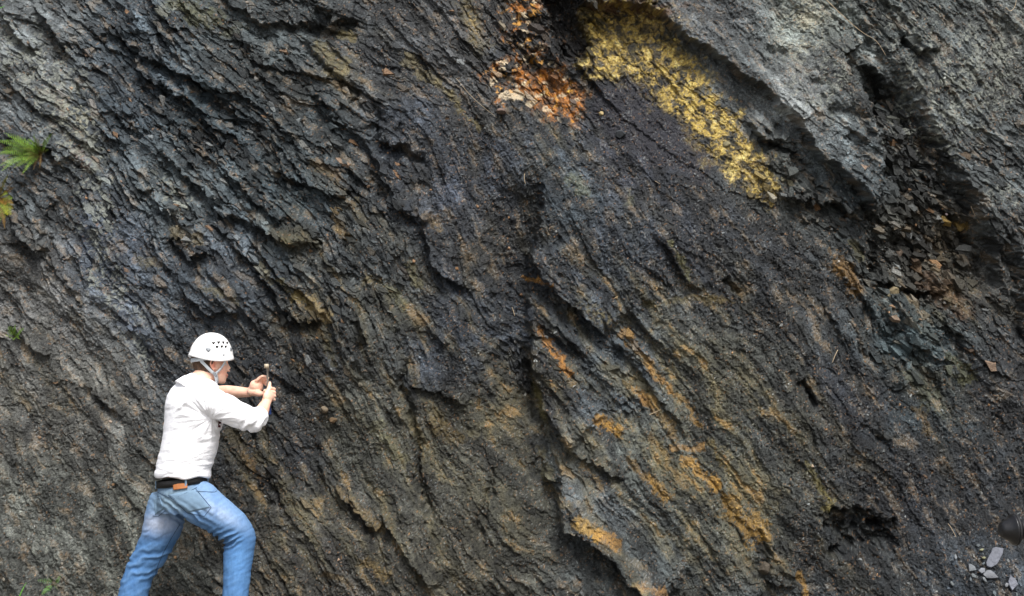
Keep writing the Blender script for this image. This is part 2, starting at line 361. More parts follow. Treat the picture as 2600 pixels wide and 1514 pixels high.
# individual ochre lenses lying in the beds (u0,v0,u1,v1,half width,r,g,b,strength)
lens = [(1440, 45, 1560, 150, 34, 112, 96, 62, .7), (1455, 22, 1640, 34, 9, 112, 72, 50, .8), (1650, 110, 1740, 190, 20, 104, 92, 60, .6), (1150, 30, 1180, 110, 22, 112, 98, 72, .6), (1322, 815, 1362, 862, 10, 184, 122, 62, 1), (1358, 858, 1398, 910, 8, 186, 122, 58, 1), (1532, 820, 1596, 892, 10, 168, 122, 66, .9), (1472, 1032, 1512, 1058, 17, 190, 134, 44, .9),
        (1556, 962, 1612, 1010, 11, 176, 122, 56, .8), (1600, 905, 1650, 960, 7, 178, 124, 58, .9), (1668, 970, 1722, 1050, 8, 168, 122, 60, .7), (1610, 1000, 1660, 1070, 12, 150, 112, 60, .7),
        (1655, 1098, 1718, 1106, 8, 170, 124, 74, .8), (1692, 1132, 1752, 1190, 14, 186, 134, 62, .9), (1790, 1232, 1860, 1300, 26, 176, 128, 54, .8), (1425, 1270, 1470, 1305, 16, 190, 146, 84, 1), (1465, 1300, 1512, 1335, 12, 178, 126, 66, .9),
        (1572, 1420, 1622, 1445, 12, 172, 124, 80, .8), (1560, 1410, 1600, 1460, 8, 150, 130, 104, .7), (1956, 1404, 1986, 1475, 7, 160, 116, 56, .9), (1552, 1130, 1600, 1180, 10, 156, 114, 56, .6), (1600, 1180, 1640, 1220, 12, 166, 120, 52, .7),
        (1600, 1080, 1680, 1190, 10, 140, 104, 58, .6), (1740, 1090, 1790, 1150, 8, 132, 108, 62, .6), (1980, 1140, 2030, 1230, 11, 130, 112, 62, .7), (1430, 1140, 1480, 1200, 10, 142, 110, 70, .7), (1325, 1125, 1355, 1185, 14, 116, 104, 84, .8),
        (740, 728, 800, 785, 17, 160, 132, 96, .85), (690, 690, 750, 745, 8, 128, 112, 76, .7), (645, 655, 668, 690, 9, 146, 132, 116, .8), (820, 528, 862, 588, 10, 142, 112, 78, .8), (500, 705, 580, 735, 9, 122, 106, 78, .7), (440, 570, 500, 590, 12, 128, 108, 82, .7),
        (1012, 650, 1028, 705, 10, 124, 112, 88, .7), (900, 685, 940, 700, 10, 130, 110, 78, .6), (950, 700, 1000, 760, 10, 100, 92, 60, .6), (870, 500, 900, 540, 9, 120, 104, 82, .6), (840, 1225, 935, 1305, 13, 132, 108, 82, .8), (900, 1390, 950, 1420, 11, 140, 112, 76, .7),
        (1010, 160, 1080, 200, 16, 136, 120, 100, .75), (1080, 200, 1120, 250, 9, 134, 116, 88, .8), (1120, 255, 1175, 320, 7, 128, 110, 78, .8), (1290, 682, 1330, 688, 5, 176, 122, 58, .9), (1322, 690, 1356, 700, 6, 176, 120, 60, .9), (1050, 530, 1085, 560, 10, 130, 104, 78, .7),
        (790, 115, 850, 170, 20, 128, 112, 84, .75), (800, 180, 860, 168, 9, 146, 126, 100, .7), (835, 85, 870, 95, 8, 140, 120, 84, .7), (770, 395, 850, 470, 9, 126, 106, 84, .6), (790, 400, 830, 430, 10, 138, 110, 90, .6),
        (195, 370, 222, 420, 12, 138, 96, 74, .6), (340, 630, 400, 660, 9, 124, 108, 84, .6), (540, 90, 600, 62, 10, 100, 94, 74, .5), (430, 10, 530, 55, 22, 104, 98, 72, .7), (2060, 640, 2110, 720, 18, 150, 106, 50, .75), (2340, 545, 2390, 560, 6, 168, 128, 56, .8), (2090, 590, 2110, 640, 8, 120, 108, 80, .6),
        (2300, 700, 2360, 760, 26, 118, 84, 66, .55), (1355, 1215, 1400, 1240, 14, 130, 108, 80, .6), (1540, 470, 1545, 500, 8, 110, 106, 92, .6), (1405, 440, 1430, 470, 14, 124, 122, 106, .6), (1640, 590, 1700, 680, 6, 112, 104, 72, .7), (1700, 735, 1790, 740, 10, 128, 104, 60, .6), (1580, 745, 1690, 740, 8, 112, 96, 58, .5),
        (1060, 1040, 1110, 1080, 22, 108, 86, 50, .6), (930, 1060, 980, 1130, 16, 104, 94, 68, .7), (690, 1200, 760, 1310, 24, 112, 100, 84, .5), (800, 850, 830, 900, 10, 108, 96, 70, .5), (1680, 15, 1600, 30, 8, 116, 82, 64, .6), (1440, 20, 1600, 8, 8, 124, 92, 74, .6),
        (860, 1450, 800, 1420, 9, 126, 100, 70, .6), (560, 1080, 610, 1160, 26, 84, 70, 46, .6), (600, 1120, 640, 1190, 8, 104, 74, 40, .6), (2230, 920, 2300, 1000, 20, 112, 106, 86, .4), (2330, 880, 2380, 930, 16, 120, 112, 76, .5), (2250, 1010, 2280, 1060, 9, 122, 92, 50, .5)]
for (a, b, c, d, wd, r_, g_, b_, k) in lens:
    x0, x1, y0, y1 = min(a, c) - 60, max(a, c) + 60, min(b, d) - 60, max(b, d) + 60
    m = (U > x0) & (U < x1) & (V > y0) & (V < y1)
    i0, i1 = np.where(m.any(1))[0][[0, -1]]; j0, j1 = np.where(m.any(0))[0][[0, -1]]; sl_ = (slice(i0, i1 + 1), slice(j0, j1 + 1))
    dd, sg, f = seg_d([(a, b), (c, d)], wu[sl_], wv[sl_])
    mm = ss(wd * 1.25, wd * .55, dd + wd * (.8 * fine[sl_] + .9 * mid[sl_] + .4 * grain[sl_])) * k * .66
    mm = np.clip(mm * (.75 + .5 * fine[sl_]), 0, 1)[..., None]
    col[sl_] = col[sl_] * (1 - mm) + np.array(s2l((r_, g_, b_))) * np.array([.90, 1.0, .80]) * (1 + .3 * (c4[sl_][..., None] - .5) + .25 * band[sl_][..., None]) * mm
# sulphur-yellow crust, rusty hollow, coal and the near-black overhang recess
yb = ss(-22, 26, sd_yel + 30 * mid + 18 * fine)
yn = .6 * fine + .75 * mid + .45 * grain + .5 * fbm(U / 60, V / 45, 92, 2)
mixc((116, 100, 62), .8 * yb * ss(-.7, -.1, yn))
mixc((178, 152, 72), .82 * yb * ss(-.55, .65, yn + .35 * blob(U, V, 1740, 280, 90, 120)))
mixc((208, 194, 130), .65 * yb * ss(.25, .9, yn))
mixc((42, 42, 40), .88 * yb * ss(.04, .42, fbm(U / 22, V / 18, 91, 3) + .3 * grain))
ob = ss(-14, 14, sd_ora + 14 * mid)
on = .45 * grain + .4 * fine
mixc((60, 58, 56), .5 * ob); mixc((108, 74, 44), .8 * ob * ss(-.3, .3, mid + on + 1.1 * blob(U, V, 1370, 230, 90, 50, 25) - .3))
mixc((172, 108, 38), .85 * ob * ss(.12, .5, mid + on + .2 * band + .75 * blob(U, V, 1365, 235, 80, 38, 25) + .4 * blob(U, V, 1290, 60, 40, 60) - .26) * (1 - .3 * ss(0, .4, band)))
mixc((190, 174, 146), .8 * ob * ss(.25, .6, fbm(U / 26, V / 20, 93, 3) - .06 + .5 * on + .4 * blob(U, V, 1270, 240, 80, 40, 30)))
mixc((196, 144, 64), .7 * ob * ss(.5, .8, fbm(U / 18, V / 24, 95, 3) + .5 * on + .25 * blob(U, V, 1290, 70, 50, 70)))
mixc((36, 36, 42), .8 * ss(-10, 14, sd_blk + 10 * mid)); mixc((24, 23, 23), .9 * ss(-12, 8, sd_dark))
mixc((150, 128, 78), .6 * blob(U, V, 1165, 60, 16, 50, -10) * ss(-.2, .4, fine)); mixc((150, 130, 92), .55 * blob(U, V, 1640, 60, 60, 20) * ss(-.2, .4, fine))
mixc((112, 100, 56), .6 * blob(U, V, 1470, 770, 50, 18, 40) * ss(-.3, .4, fine)); mixc((128, 118, 72), .6 * blob(U, V, 1330, 1000, 8, 50, -15)); mixc((92, 82, 46), .5 * blob(U, V, 720, 590, 50, 22, 10))
# lichen: pale grey-green crust
ld, _, _ = seg_d([(20, 90), (90, 170), (150, 270), (215, 420), (240, 560), (285, 720), (350, 850)], cu, cv)
lich = .9 * np.exp(-(ld / 48) ** 2) + .6 * blob(U, V, 170, 210, 60, 130, -20) + .9 * blob(U, V, 412, 35, 26, 34) + 1.1 * blob(U, V, 1970, 60, 50, 70, 20) + 1.0 * blob(U, V, 2330, 230, 130, 170, 40) \
    + .6 * blob(U, V, 2200, 60, 80, 60) + .85 * blob(U, V, 2470, 480, 60, 26) + .5 * blob(U, V, 2460, 130, 60, 100) + .6 * blob(U, V, 420, 480, 90, 40, 30) + .8 * blob(U, V, 60, 110, 18, 50, -40) + .5 * blob(U, V, 2050, 180, 60, 60) \
    + .55 * blob(U, V, 120, 1330, 45, 70) + .45 * blob(U, V, 335, 1330, 16, 80) + .5 * blob(U, V, 1970, 230, 80, 60, 40)
lich *= 1 + 0 * U
sp1 = fbm(U / 7.5, V / 7.5, 101, 3) + .7 * fbm(U / 40, V / 40, 103, 3)
vs = fbm(U / 9, V / 60, 105, 2)
sp1 = np.where((V > 1200) & (U < 420), .3 * sp1 + 1.0 * vs, sp1)
mixc((128, 131, 122), .7 * ss(.18, .62, sp1 * .8 + .62 * lich - .12) * np.clip(lich * 2.2, 0, 1) * ss(-.5, .1, fbm(U / 24, V / 24, 107, 2)))
mixc((164, 160, 138), .6 * blob(U, V, 1970, 60, 45, 70, 20) * ss(-.3, .4, sp1)); mixc((150, 148, 128), .55 * blob(U, V, 190, 290, 36, 60, -10) * ss(-.3, .4, sp1))
mixc((92, 104, 124), .35 * blob(U, V, 330, 800, 26, 70, -28)); mixc((88, 100, 124), .3 * blob(U, V, 215, 560, 12, 60))
# scattered grit; the pale grey specks double as painted glints
mixc((132, 136, 136), .55 * ss(.34, .72, fbm(U / 4.0, V / 4.0, 111, 2) + .25 * band) * ss(-.5, .3, mid))
mixc((150, 112, 74), .5 * ss(.50, .75, fbm(U / 5.2, V / 5.2, 113, 2)) * ss(-.1, .3, mid + .2))
ALB = 1.04
col = np.clip(col * ALB, .003, .75)

def grid_mesh(name, X, Y, Z):
    nz, nx = X.shape; me = bpy.data.meshes.new(name)
    co = np.stack([X, Y, Z], -1).reshape(-1, 3).astype(np.float32)
    me.vertices.add(nz * nx); me.vertices.foreach_set('co', co.ravel())
    idx = np.arange(nz * nx).reshape(nz, nx)
    q = np.stack([idx[:-1, :-1], idx[:-1, 1:], idx[1:, 1:], idx[1:, :-1]], -1).reshape(-1, 4).astype(np.int32)
    me.loops.add(q.size); me.loops.foreach_set('vertex_index', q.ravel())
    me.polygons.add(len(q)); me.polygons.foreach_set('loop_start', np.arange(0, q.size, 4, dtype=np.int32))
    me.update(calc_edges=True)
    return me
def set_color(me, c):
    a = me.color_attributes.new('Col', 'FLOAT_COLOR', 'POINT')
    a.data.foreach_set('color', np.concatenate([c.reshape(-1, 3), np.ones((c.size // 3, 1))], 1).astype(np.float32).ravel())
# small sideways shove so that edges overhang and nothing stays on a regular grid
JX = .010 * fbm(U / 16, V / 16, 121, 2); JZ = -.20 * np.clip(H - .02, -.1, .3) + .010 * fbm(U / 16, V / 16, 123, 2)
ZW = GZ + JZ; XW = GX + JX
me = grid_mesh('rock_face', XW, YW, ZW); set_color(me, col)
me.polygons.foreach_set('use_smooth', np.ones(len(me.polygons), bool))

def rock_material():
    m = bpy.data.materials.new('shale_rock'); m.use_nodes = True; n = m.node_tree.nodes; l = m.node_tree.links
    b = n['Principled BSDF']; b.inputs['Specular IOR Level'].default_value = .34
    at = n.new('ShaderNodeAttribute'); at.attribute_name = 'Col'
    tc = n.new('ShaderNodeTexCoord')
    mp = n.new('ShaderNodeMapping'); mp.inputs['Rotation'].default_value = (0, R(45), 0)
    l.new(tc.outputs['Object'], mp.inputs['Vector'])
    mp2 = n.new('ShaderNodeMapping'); mp2.inputs['Scale'].default_value = (1, 1, 3.4); l.new(mp.outputs[0], mp2.inputs['Vector'])
    def N(scale, src, det=4, rough=.6):
        t = n.new('ShaderNodeTexNoise'); t.inputs['Scale'].default_value = scale; t.inputs['Detail'].default_value = det
        t.inputs['Roughness'].default_value = rough; l.new(src, t.inputs['Vector']); return t.outputs['Fac']
    a = N(55, mp2.outputs[0]); c = N(130, mp.outputs[0], 3)
    vo = n.new('ShaderNodeTexVoronoi'); vo.inputs['Scale'].default_value = 95; l.new(mp2.outputs[0], vo.inputs['Vector'])
    mr = n.new('ShaderNodeMapRange'); mr.inputs['From Min'].default_value = .3; mr.inputs['From Max'].default_value = .7; mr.inputs['To Min'].default_value = .55; mr.inputs['To Max'].default_value = 1.55
    l.new(c, mr.inputs['Value'])
    vm = n.new('ShaderNodeVectorMath'); vm.operation = 'SCALE'; l.new(at.outputs['Color'], vm.inputs[0]); l.new(mr.outputs[0], vm.inputs['Scale'])
    l.new(vm.outputs[0], b.inputs['Base Color'])
    rr = n.new('ShaderNodeMapRange'); rr.inputs['To Min'].default_value = .26; rr.inputs['To Max'].default_value = .7; l.new(a, rr.inputs['Value']); l.new(rr.outputs[0], b.inputs['Roughness'])
    ad = n.new('ShaderNodeMath'); ad.operation = 'MULTIPLY_ADD'; ad.inputs[1].default_value = .35; l.new(vo.outputs['Distance'], ad.inputs[0]); l.new(a, ad.inputs[2])
    ad2 = n.new('ShaderNodeMath'); ad2.operation = 'MULTIPLY_ADD'; ad2.inputs[1].default_value = .35; l.new(c, ad2.inputs[0]); l.new(ad.outputs[0], ad2.inputs[2])
    bp = n.new('ShaderNodeBump'); bp.inputs['Strength'].default_value = .9; bp.inputs['Distance'].default_value = .012
    l.new(ad2.outputs[0], bp.inputs['Height']); l.new(bp.outputs[0], b.inputs['Normal'])
    return m
M_ROCK = rock_material()
rock = link('rock_face', me, M_ROCK); tag(rock, 'steep dark folded shale rock face with ochre streaks filling the view', kind='structure')

# sampling the finished surface
def surf(x, z):
    i = np.clip(np.searchsorted(gz, z) - 1, 0, len(gz) - 2); j = np.clip(np.searchsorted(gx, x) - 1, 0, len(gx) - 2)
    fz = (z - gz[i]) / (gz[i + 1] - gz[i]); fx = (x - gx[j]) / (gx[j + 1] - gx[j])
    return (YW[i, j] * (1 - fx) + YW[i, j + 1] * fx) * (1 - fz) + (YW[i + 1, j] * (1 - fx) + YW[i + 1, j + 1] * fx) * fz
def hit(px, py):
    d = ray(px, py)
    for y in np.arange(-.6, 2.5, .01):
        p = CAM + d * ((y - CAM.y) / d.y)
        if surf(p.x, p.z) <= y: break
    e = .03
    n = Vector((-(surf(p.x + e, p.z) - surf(p.x - e, p.z)) / (2 * e), 1, -(surf(p.x, p.z + e) - surf(p.x, p.z - e)) / (2 * e)))
    n = -n.normalized()
    return p, n

# ------------------------------------------------------------------ ground (structure)
xs = axis(-8, 8, .12, -160, 160); ys = axis(-12, 1.5, .12, -160, 160)
AX, AY = np.meshgrid(xs, ys)
AZ = .02 * fbm(AX / 1.2, AY / 1.2, 131, 4) + .10 * fbm(AX / 9, AY / 9, 133, 3) * ss(6, 14, np.hypot(AX, AY + 3))
gm = grid_mesh('ground', AX, AY, AZ)
gc = np.array(s2l((112, 106, 96))) * (1 + .3 * fbm(AX / .5, AY / .5, 135, 3))[..., None]
set_color(gm, gc.clip(.02, .6)); gm.polygons.foreach_set('use_smooth', np.ones(len(gm.polygons), bool))
tag(link('ground', gm, M_ROCK), 'grey gravelly quarry floor at the foot of the rock face', kind='structure')

# ------------------------------------------------------------------ loose flakes and slates on the face (uncountable stuff)
def flakes(name, label, cat, picks, sizes, aspect, thick, tone, seed, lift=.3, align=True):
    r = np.random.RandomState(seed); V_, F_, CC = [], [], []
    for q, (i, j) in enumerate(picks):
        c = np.array([XW[i, j], YW[i, j], ZW[i, j]])
        dx = np.array([XW[i, j + 2] - XW[i, j - 2], YW[i, j + 2] - YW[i, j - 2], 0]); dz = np.array([0, YW[i + 2, j] - YW[i - 2, j], ZW[i + 2, j] - ZW[i - 2, j]])
        nn = np.cross(dx, dz); nn /= np.linalg.norm(nn) + 1e-9
        if nn[1] > 0: nn = -nn
        nn = nn * .45 + np.array([0, -.8, .25]); nn += r.normal(0, .28, 3); nn /= np.linalg.norm(nn)
        ang = R(-43 + r.normal(0, 12)) if align else r.uniform(0, 6.3)
        a = np.array([math.cos(ang), 0, math.sin(ang)]); a -= nn * a.dot(nn); a /= np.linalg.norm(a); b = np.cross(nn, a)
        s = sizes[0] * (sizes[1] / sizes[0]) ** (r.rand() ** 2.2); L = s * aspect; Wd = s; T = s * thick
        k = r.randint(4, 7); th = np.sort(r.uniform(0, 2 * np.pi, k) * .35 + np.linspace(0, 2 * np.pi, k, endpoint=False)); rad = r.uniform(.7, 1.1, k)
        base = len(V_); c = c + nn * T * lift
        for sgn in (-1, 1):
            for t, rr in zip(th, rad):
                sh = 1 if sgn < 0 else .86
                V_.append(c + a * math.cos(t) * rr * L * .5 * sh + b * math.sin(t) * rr * Wd * .5 * sh + nn * sgn * T * .5 * (1 + r.normal(0, .12)))
        F_.append(tuple(range(base + k, base + 2 * k)))
        F_.append(tuple(range(base + k - 1, base - 1, -1)))
        for e in range(k): F_.append((base + e, base + (e + 1) % k, base + k + (e + 1) % k, base + k + e))
        cc = col[i, j] * r.uniform(tone[0], tone[1]); CC += [cc] * (2 * k)
    m_ = bpy.data.meshes.new(name); m_.from_pydata([tuple(v) for v in V_], [], F_); m_.update()
    set_color(m_, np.array(CC).clip(.004, .7)); o = link(name, m_, M_ROCK); tag(o, label, cat, kind='stuff'); return o
def pick(n, weight, seed):
    r = np.random.RandomState(seed); ok = (U > -150) & (U < 2670) & (V > -120) & (V < 1600); w_ = (weight * ok)[4:-4, 4:-4].ravel(); w_ = w_ / w_.sum()
    k = r.choice(w_.size, n, p=w_); nx = U.shape[1] - 8
    return [(int(a // nx) + 4, int(a % nx) + 4) for a in k]
wt = np.clip(block - .45, 0, 1.2) * (.2 + ss(0, .4, fbm(U / 70, V / 70, 141, 2)))
flakes('slate_splinters', 'thin dark slate splinters jutting out of the beds', 'slate splinters', pick(5200, wt, 3), (.012, .060), 2.3, .34, (.8, 1.25), 5, .15)
wt2 = .25 + flute + blob(U, V, 2300, 900, 200, 150) + blob(U, V, 1200, 500, 200, 250) + 7 * blob(U, V, 2380, 1400, 130, 70)
flakes('rock_chips', 'small loose rock chips and grit lying on the shale', 'rock chips', pick(13000, wt2, 4), (.006, .024), 1.4, .5, (.9, 2.1), 6, .3, False)
wt3 = (ss(0, 40, sd_chan) + ss(0, 20, sd_ora) * .05 + blob(U, V, 1960, 470, 70, 30) + .6 * blob(U, V, 2250, 820, 120, 80)) + 1e-6
flakes('angular_rubble', 'angular rubble blocks in the rusty hollow and dark channel', 'rubble', pick(1100, wt3, 8), (.02, .085), 1.7, .55, (.75, 1.25), 9, 0)
# ------------------------------------------------------------------ the worker
K = FPX / 7.5                                            # photo pixels per metre at the worker
M_SKIN = mat('skin', (0, 0, 0), .5, .35, .12, 90, .05, 30, attr='Col', sub=.12)
M_SHIRT = mat('white_cotton', (.90, .90, .93), .85, .15, .25, 160)
M_DENIM = mat('denim', (0, 0, 0), .85, .15, .16, 260, .07, 90, attr='Col', stretch=(1, 1, .35))
M_HAIR = mat('brown_hair', s2l((74, 54, 38)), .55, .3, 1.0, 120, .4, 70, stretch=(1, 1, .25))
M_HELM = mat('white_helmet_plastic', (.88, .88, .87), .35, .5)
M_STRAP = mat('grey_webbing', s2l((190, 196, 200)), .7, .3, .2, 300)
M_GREY = mat('grey_plastic', s2l((128, 132, 136)), .5, .4)
M_BLACK = mat('hole_shade', (.012, .01, .01), .8, .2)
M_BELT = mat('black_leather', (.014, .013, .013), .6, .3, .1, 120)
M_PATCH = mat('tan_leather', s2l((164, 104, 62)), .6, .3, .2, 150, .08, 60)
M_SHOE = mat('brown_boot_leather', s2l((96, 72, 52)), .6, .3, .3, 80, .2, 30)
M_SOLE = mat('dark_rubber', (.02, .02, .02), .8, .2)
M_STEEL = mat('worn_steel', s2l((172, 160, 138)), .45, .5, .1, 80, .15, 40)
M_SHAFT = mat('dark_steel', s2l((120, 114, 106)), .35, .6)
M_GRIP = mat('blue_rubber', s2l((24, 50, 104)), .5, .4)
M_STITCH = mat('denim_seam', s2l((52, 72, 96)), .8, .2)
M_EYE = mat('eye_white', (.75, .72, .7), .2, .5); M_IRIS = mat('iris', (.05, .08, .12), .2, .5)

def catmull(p, n):
    out = []
    for i in range(len(p) - 1):
        a, b, c, d = p[max(i - 1, 0)], p[i], p[i + 1], p[min(i + 2, len(p) - 1)]
        for k in range(n):
            t = k / n
            out.append(.5 * ((2 * b) + (c - a) * t + (2 * a - 5 * b + 4 * c - d) * t * t + (3 * b - a - 3 * c + d) * t ** 3))
    out.append(p[-1]); return out
def loft(bm, rings, nseg=28, cap=True, sub=4):
    """rings: (centre, half-axis A, half-axis B); closed tube through them"""
    arr = [np.array([*c, *a, *b], float) for c, a, b in rings]
    arr = catmull(arr, sub) if sub > 1 else arr
    vs = []
    for r in arr:
        c, a, b = r[:3], r[3:6], r[6:9]
        vs.append([bm.verts.new(c + a * math.cos(q) + b * math.sin(q)) for q in np.linspace(0, 2 * np.pi, nseg, endpoint=False)])
    for i in range(len(vs) - 1):
        for j in range(nseg):
            bm.faces.new((vs[i][j], vs[i][(j + 1) % nseg], vs[i + 1][(j + 1) % nseg], vs[i + 1][j]))
    if cap:
        bm.faces.new(vs[0][::-1]); bm.faces.new(vs[-1])
def limb(bm, pts, cap=True, nseg=24, ref=(0, 1, 0), grow=0, ends=True, sub=4):
    """pts: (Vector, r) or (Vector, r_side, r_ref); rounded tube"""
    rings = []; n = len(pts)
    for i, q in enumerate(pts):
        p = Vector(q[0]); r1 = q[1] + grow; r2 = (q[2] if len(q) > 2 else q[1]) + grow
        T = (Vector(pts[min(i + 1, n - 1)][0]) - Vector(pts[max(i - 1, 0)][0])).normalized()
        A = T.cross(Vector(ref))
        A = A.normalized(); B = T.cross(A).normalized()
        if i == 0 and ends:
            for f, g in ((-.95, .2), (-.75, .65), (-.4, .9)): rings.append((p + T * f * r1, A * r1 * g, B * r2 * g))
        rings.append((p, A * r1, B * r2))
        if i == n - 1 and ends:
            for f, g in ((.4, .9), (.75, .65), (.95, .2)): rings.append((p + T * f * r1, A * r1 * g, B * r2 * g))
    loft(bm, rings, nseg, cap, sub)
def remesh(bm, voxel, smooth=6, fac=.5):
    bmesh.ops.recalc_face_normals(bm, faces=bm.faces)
    m_ = bpy.data.meshes.new('tmp'); bm.to_mesh(m_); bm.free(); o = bpy.data.objects.new('tmp', m_); C.objects.link(o)
    a = o.modifiers.new('r', 'REMESH'); a.mode = 'VOXEL'; a.voxel_size = voxel
    if smooth:
        b = o.modifiers.new('s', 'SMOOTH'); b.iterations = smooth; b.factor = fac
    dg = bpy.context.evaluated_depsgraph_get(); dg.update()
    r = bpy.data.meshes.new_from_object(o.evaluated_get(dg)); bpy.data.objects.remove(o); bpy.data.meshes.remove(m_)
    r.polygons.foreach_set('use_smooth', np.ones(len(r.polygons), bool)); r.materials.clear()
    return r
def verts(me_):
    a = np.empty(len(me_.vertices) * 3, np.float32); me_.vertices.foreach_get('co', a); return a.reshape(-1, 3)
def norms(me_):
    a = np.empty(len(me_.vertices) * 3, np.float32); me_.vertices.foreach_get('normal', a); return a.reshape(-1, 3)
def put(me_, co): me_.vertices.foreach_set('co', co.astype(np.float32).ravel()); me_.update()
def v2(px, py, y): return P(px, py, y)

PB = P(470, 1650, 0); PB.z = 0
person = empty('person', PB)
tag(person, 'man in white helmet, white shirt and blue jeans holding a hammer to the rock', 'person')
AL = R(35); F_ = Vector((math.cos(AL), math.sin(AL), 0)); L_ = Vector((-math.sin(AL), math.cos(AL), 0))

# --- torso rings: px, py, half width across, half depth, shift along depth
TOR = [(463, 1209, .180, .146), (465, 1197, .181, .148), (470, 1175, .180, .150), (482, 1127, .186, .150), (489, 1085, .198, .150), (491, 1050, .206, .148), (491, 1019, .208, .142), (494, 992, .196, .122), (502, 972, .150, .098)]
SH_R = [(v2(512, 1010, -.115), .080), (v2(540, 1022, -.135), .078), (v2(578, 1040, -.135), .072), (v2(612, 1056, -.125), .066), (v2(640, 1066, -.105), .062)]
FA_R = [(v2(641, 1063, -.10), .044), (v2(654, 1060, -.070), .045), (v2(662, 1050, -.01), .042), (v2(669, 1036, .06), .036), (v2(675, 1024, .115), .0285), (v2(678, 1016, .135), .030)]
SH_L = [(v2(462, 1005, .15), .072), (v2(490, 1003, .24), .062), (v2(520, 1001, .31), .056), (v2(545, 1000, .355), .050)]
FA_L = [(v2(545, 1000, .355), .044), (v2(575, 996, .335), .041), (v2(605, 996, .30), .034), (v2(632, 997, .265), .027)]
NECK = [(v2(506, 985, -.01), .085), (v2(514, 962, .0), .066), (v2(527, 945, .012), .055), (v2(537, 928, .02), .052)]
LEG_L = [(v2(432, 1258, .075), .105), (v2(421, 1300, .09), .114), (v2(411, 1345, .11), .110), (v2(391, 1392, .12), .096), (v2(365, 1435, .125), .088), (v2(346, 1478, .12), .085), (v2(335, 1520, .11), .082), (v2(322, 1570, .10), .078), (v2(314, 1618, .09), .078)]
LEG_R = [(v2(486, 1262, -.06), .112), (v2(520, 1286, -.05), .112), (v2(560, 1314, -.02), .103), (v2(592, 1340, .01), .096), (v2(609, 1366, .03), .090), (v2(607, 1400, .03), .086), (v2(603, 1440, .02), .081), (v2(600, 1480, .01), .075), (v2(597, 1520, .0), .073), (v2(594, 1570, -.01), .074), (v2(590, 1618, -.02), .077)]

def torso(bm, g=0, top=True):
    rings = []
    for (x, y, a, b) in TOR:
        c = v2(x, y, 0); rings.append((c, L_ * (a + g), F_ * (b + g)))
    loft(bm, rings, 40, True, 4)

# ---------------- head in its own frame: x forward, y left, z up
HA = R(27); HC = v2(537, 928, .03); TILT = R(4)
HM = Matrix.Translation(HC) @ Matrix.Rotation(HA, 4, 'Z') @ Matrix.Rotation(TILT, 4, 'Y')
def hp(x, y, z): return HM @ Vector((x, y, z))
HR = [(-.100, .056, .016, .020), (-.093, .052, .034, .036), (-.076, .037, .053, .050), (-.050, .014, .077, .062), (-.022, .000, .090, .070), (.010, -.008, .095, .074), (.045, -.011, .099, .077), (.08, -.012, .095, .075), (.11, -.012, .080, .064), (.133, -.012, .050, .042), (.142, -.012, .02, .02)]
def head(bm):
    rings = [(hp(cx, 0, z), (hp(cx + rx, 0, z) - hp(cx, 0, z)), (hp(cx, ry, z) - hp(cx, 0, z))) for z, cx, rx, ry in HR]
    loft(bm, rings, 32, True, 3)
    limb(bm, [(hp(.084, 0, .022), .008), (hp(.092, 0, .004), .010), (hp(.101, 0, -.014), .012), (hp(.100, 0, -.020), .011)], ref=(0, 0, 1), nseg=12)
    for s in (-1, 1):
        limb(bm, [(hp(.094, .009 * s, -.020), .008), (hp(.088, .012 * s, -.022), .007)], ref=(0, 0, 1), nseg=10)
        limb(bm, [(hp(.080, .012 * s, .028), .009), (hp(.074, .040 * s, .030), .009)], ref=(0, 0, 1), nseg=10)      # brow
        # ear: helix ring and lobe
        pts = [(-.004, .026), (-.016, .030), (-.026, .022), (-.027, .004), (-.018, -.012), (-.006, -.024), (.000, -.018)]
        limb(bm, [(hp(x, s * (.074 + (.012 if k in (1, 2, 3) else .006)), z), .0052) for k, (x, z) in enumerate(pts)], ref=HM.to_3x3() @ Vector((0, 1, 0)), nseg=8)
        limb(bm, [(hp(-.010, s * .070, .012), .013), (hp(-.012, s * .075, -.006), .011)], ref=HM.to_3x3() @ Vector((0, 1, 0)), nseg=10)
    limb(bm, [(hp(.084, -.020, -.050), .006), (hp(.093, 0, -.049), .0085), (hp(.084, .020, -.050), .006)], ref=(0, 0, 1), nseg=10)
    limb(bm, [(hp(.082, -.016, -.059), .006), (hp(.090, 0, -.060), .0085), (hp(.082, .016, -.059), .006)], ref=(0, 0, 1), nseg=10)
    limb(bm, [(hp(.070, -.008, -.086), .016), (hp(.071, .008, -.086), .016)], ref=(0, 0, 1), nseg=12)

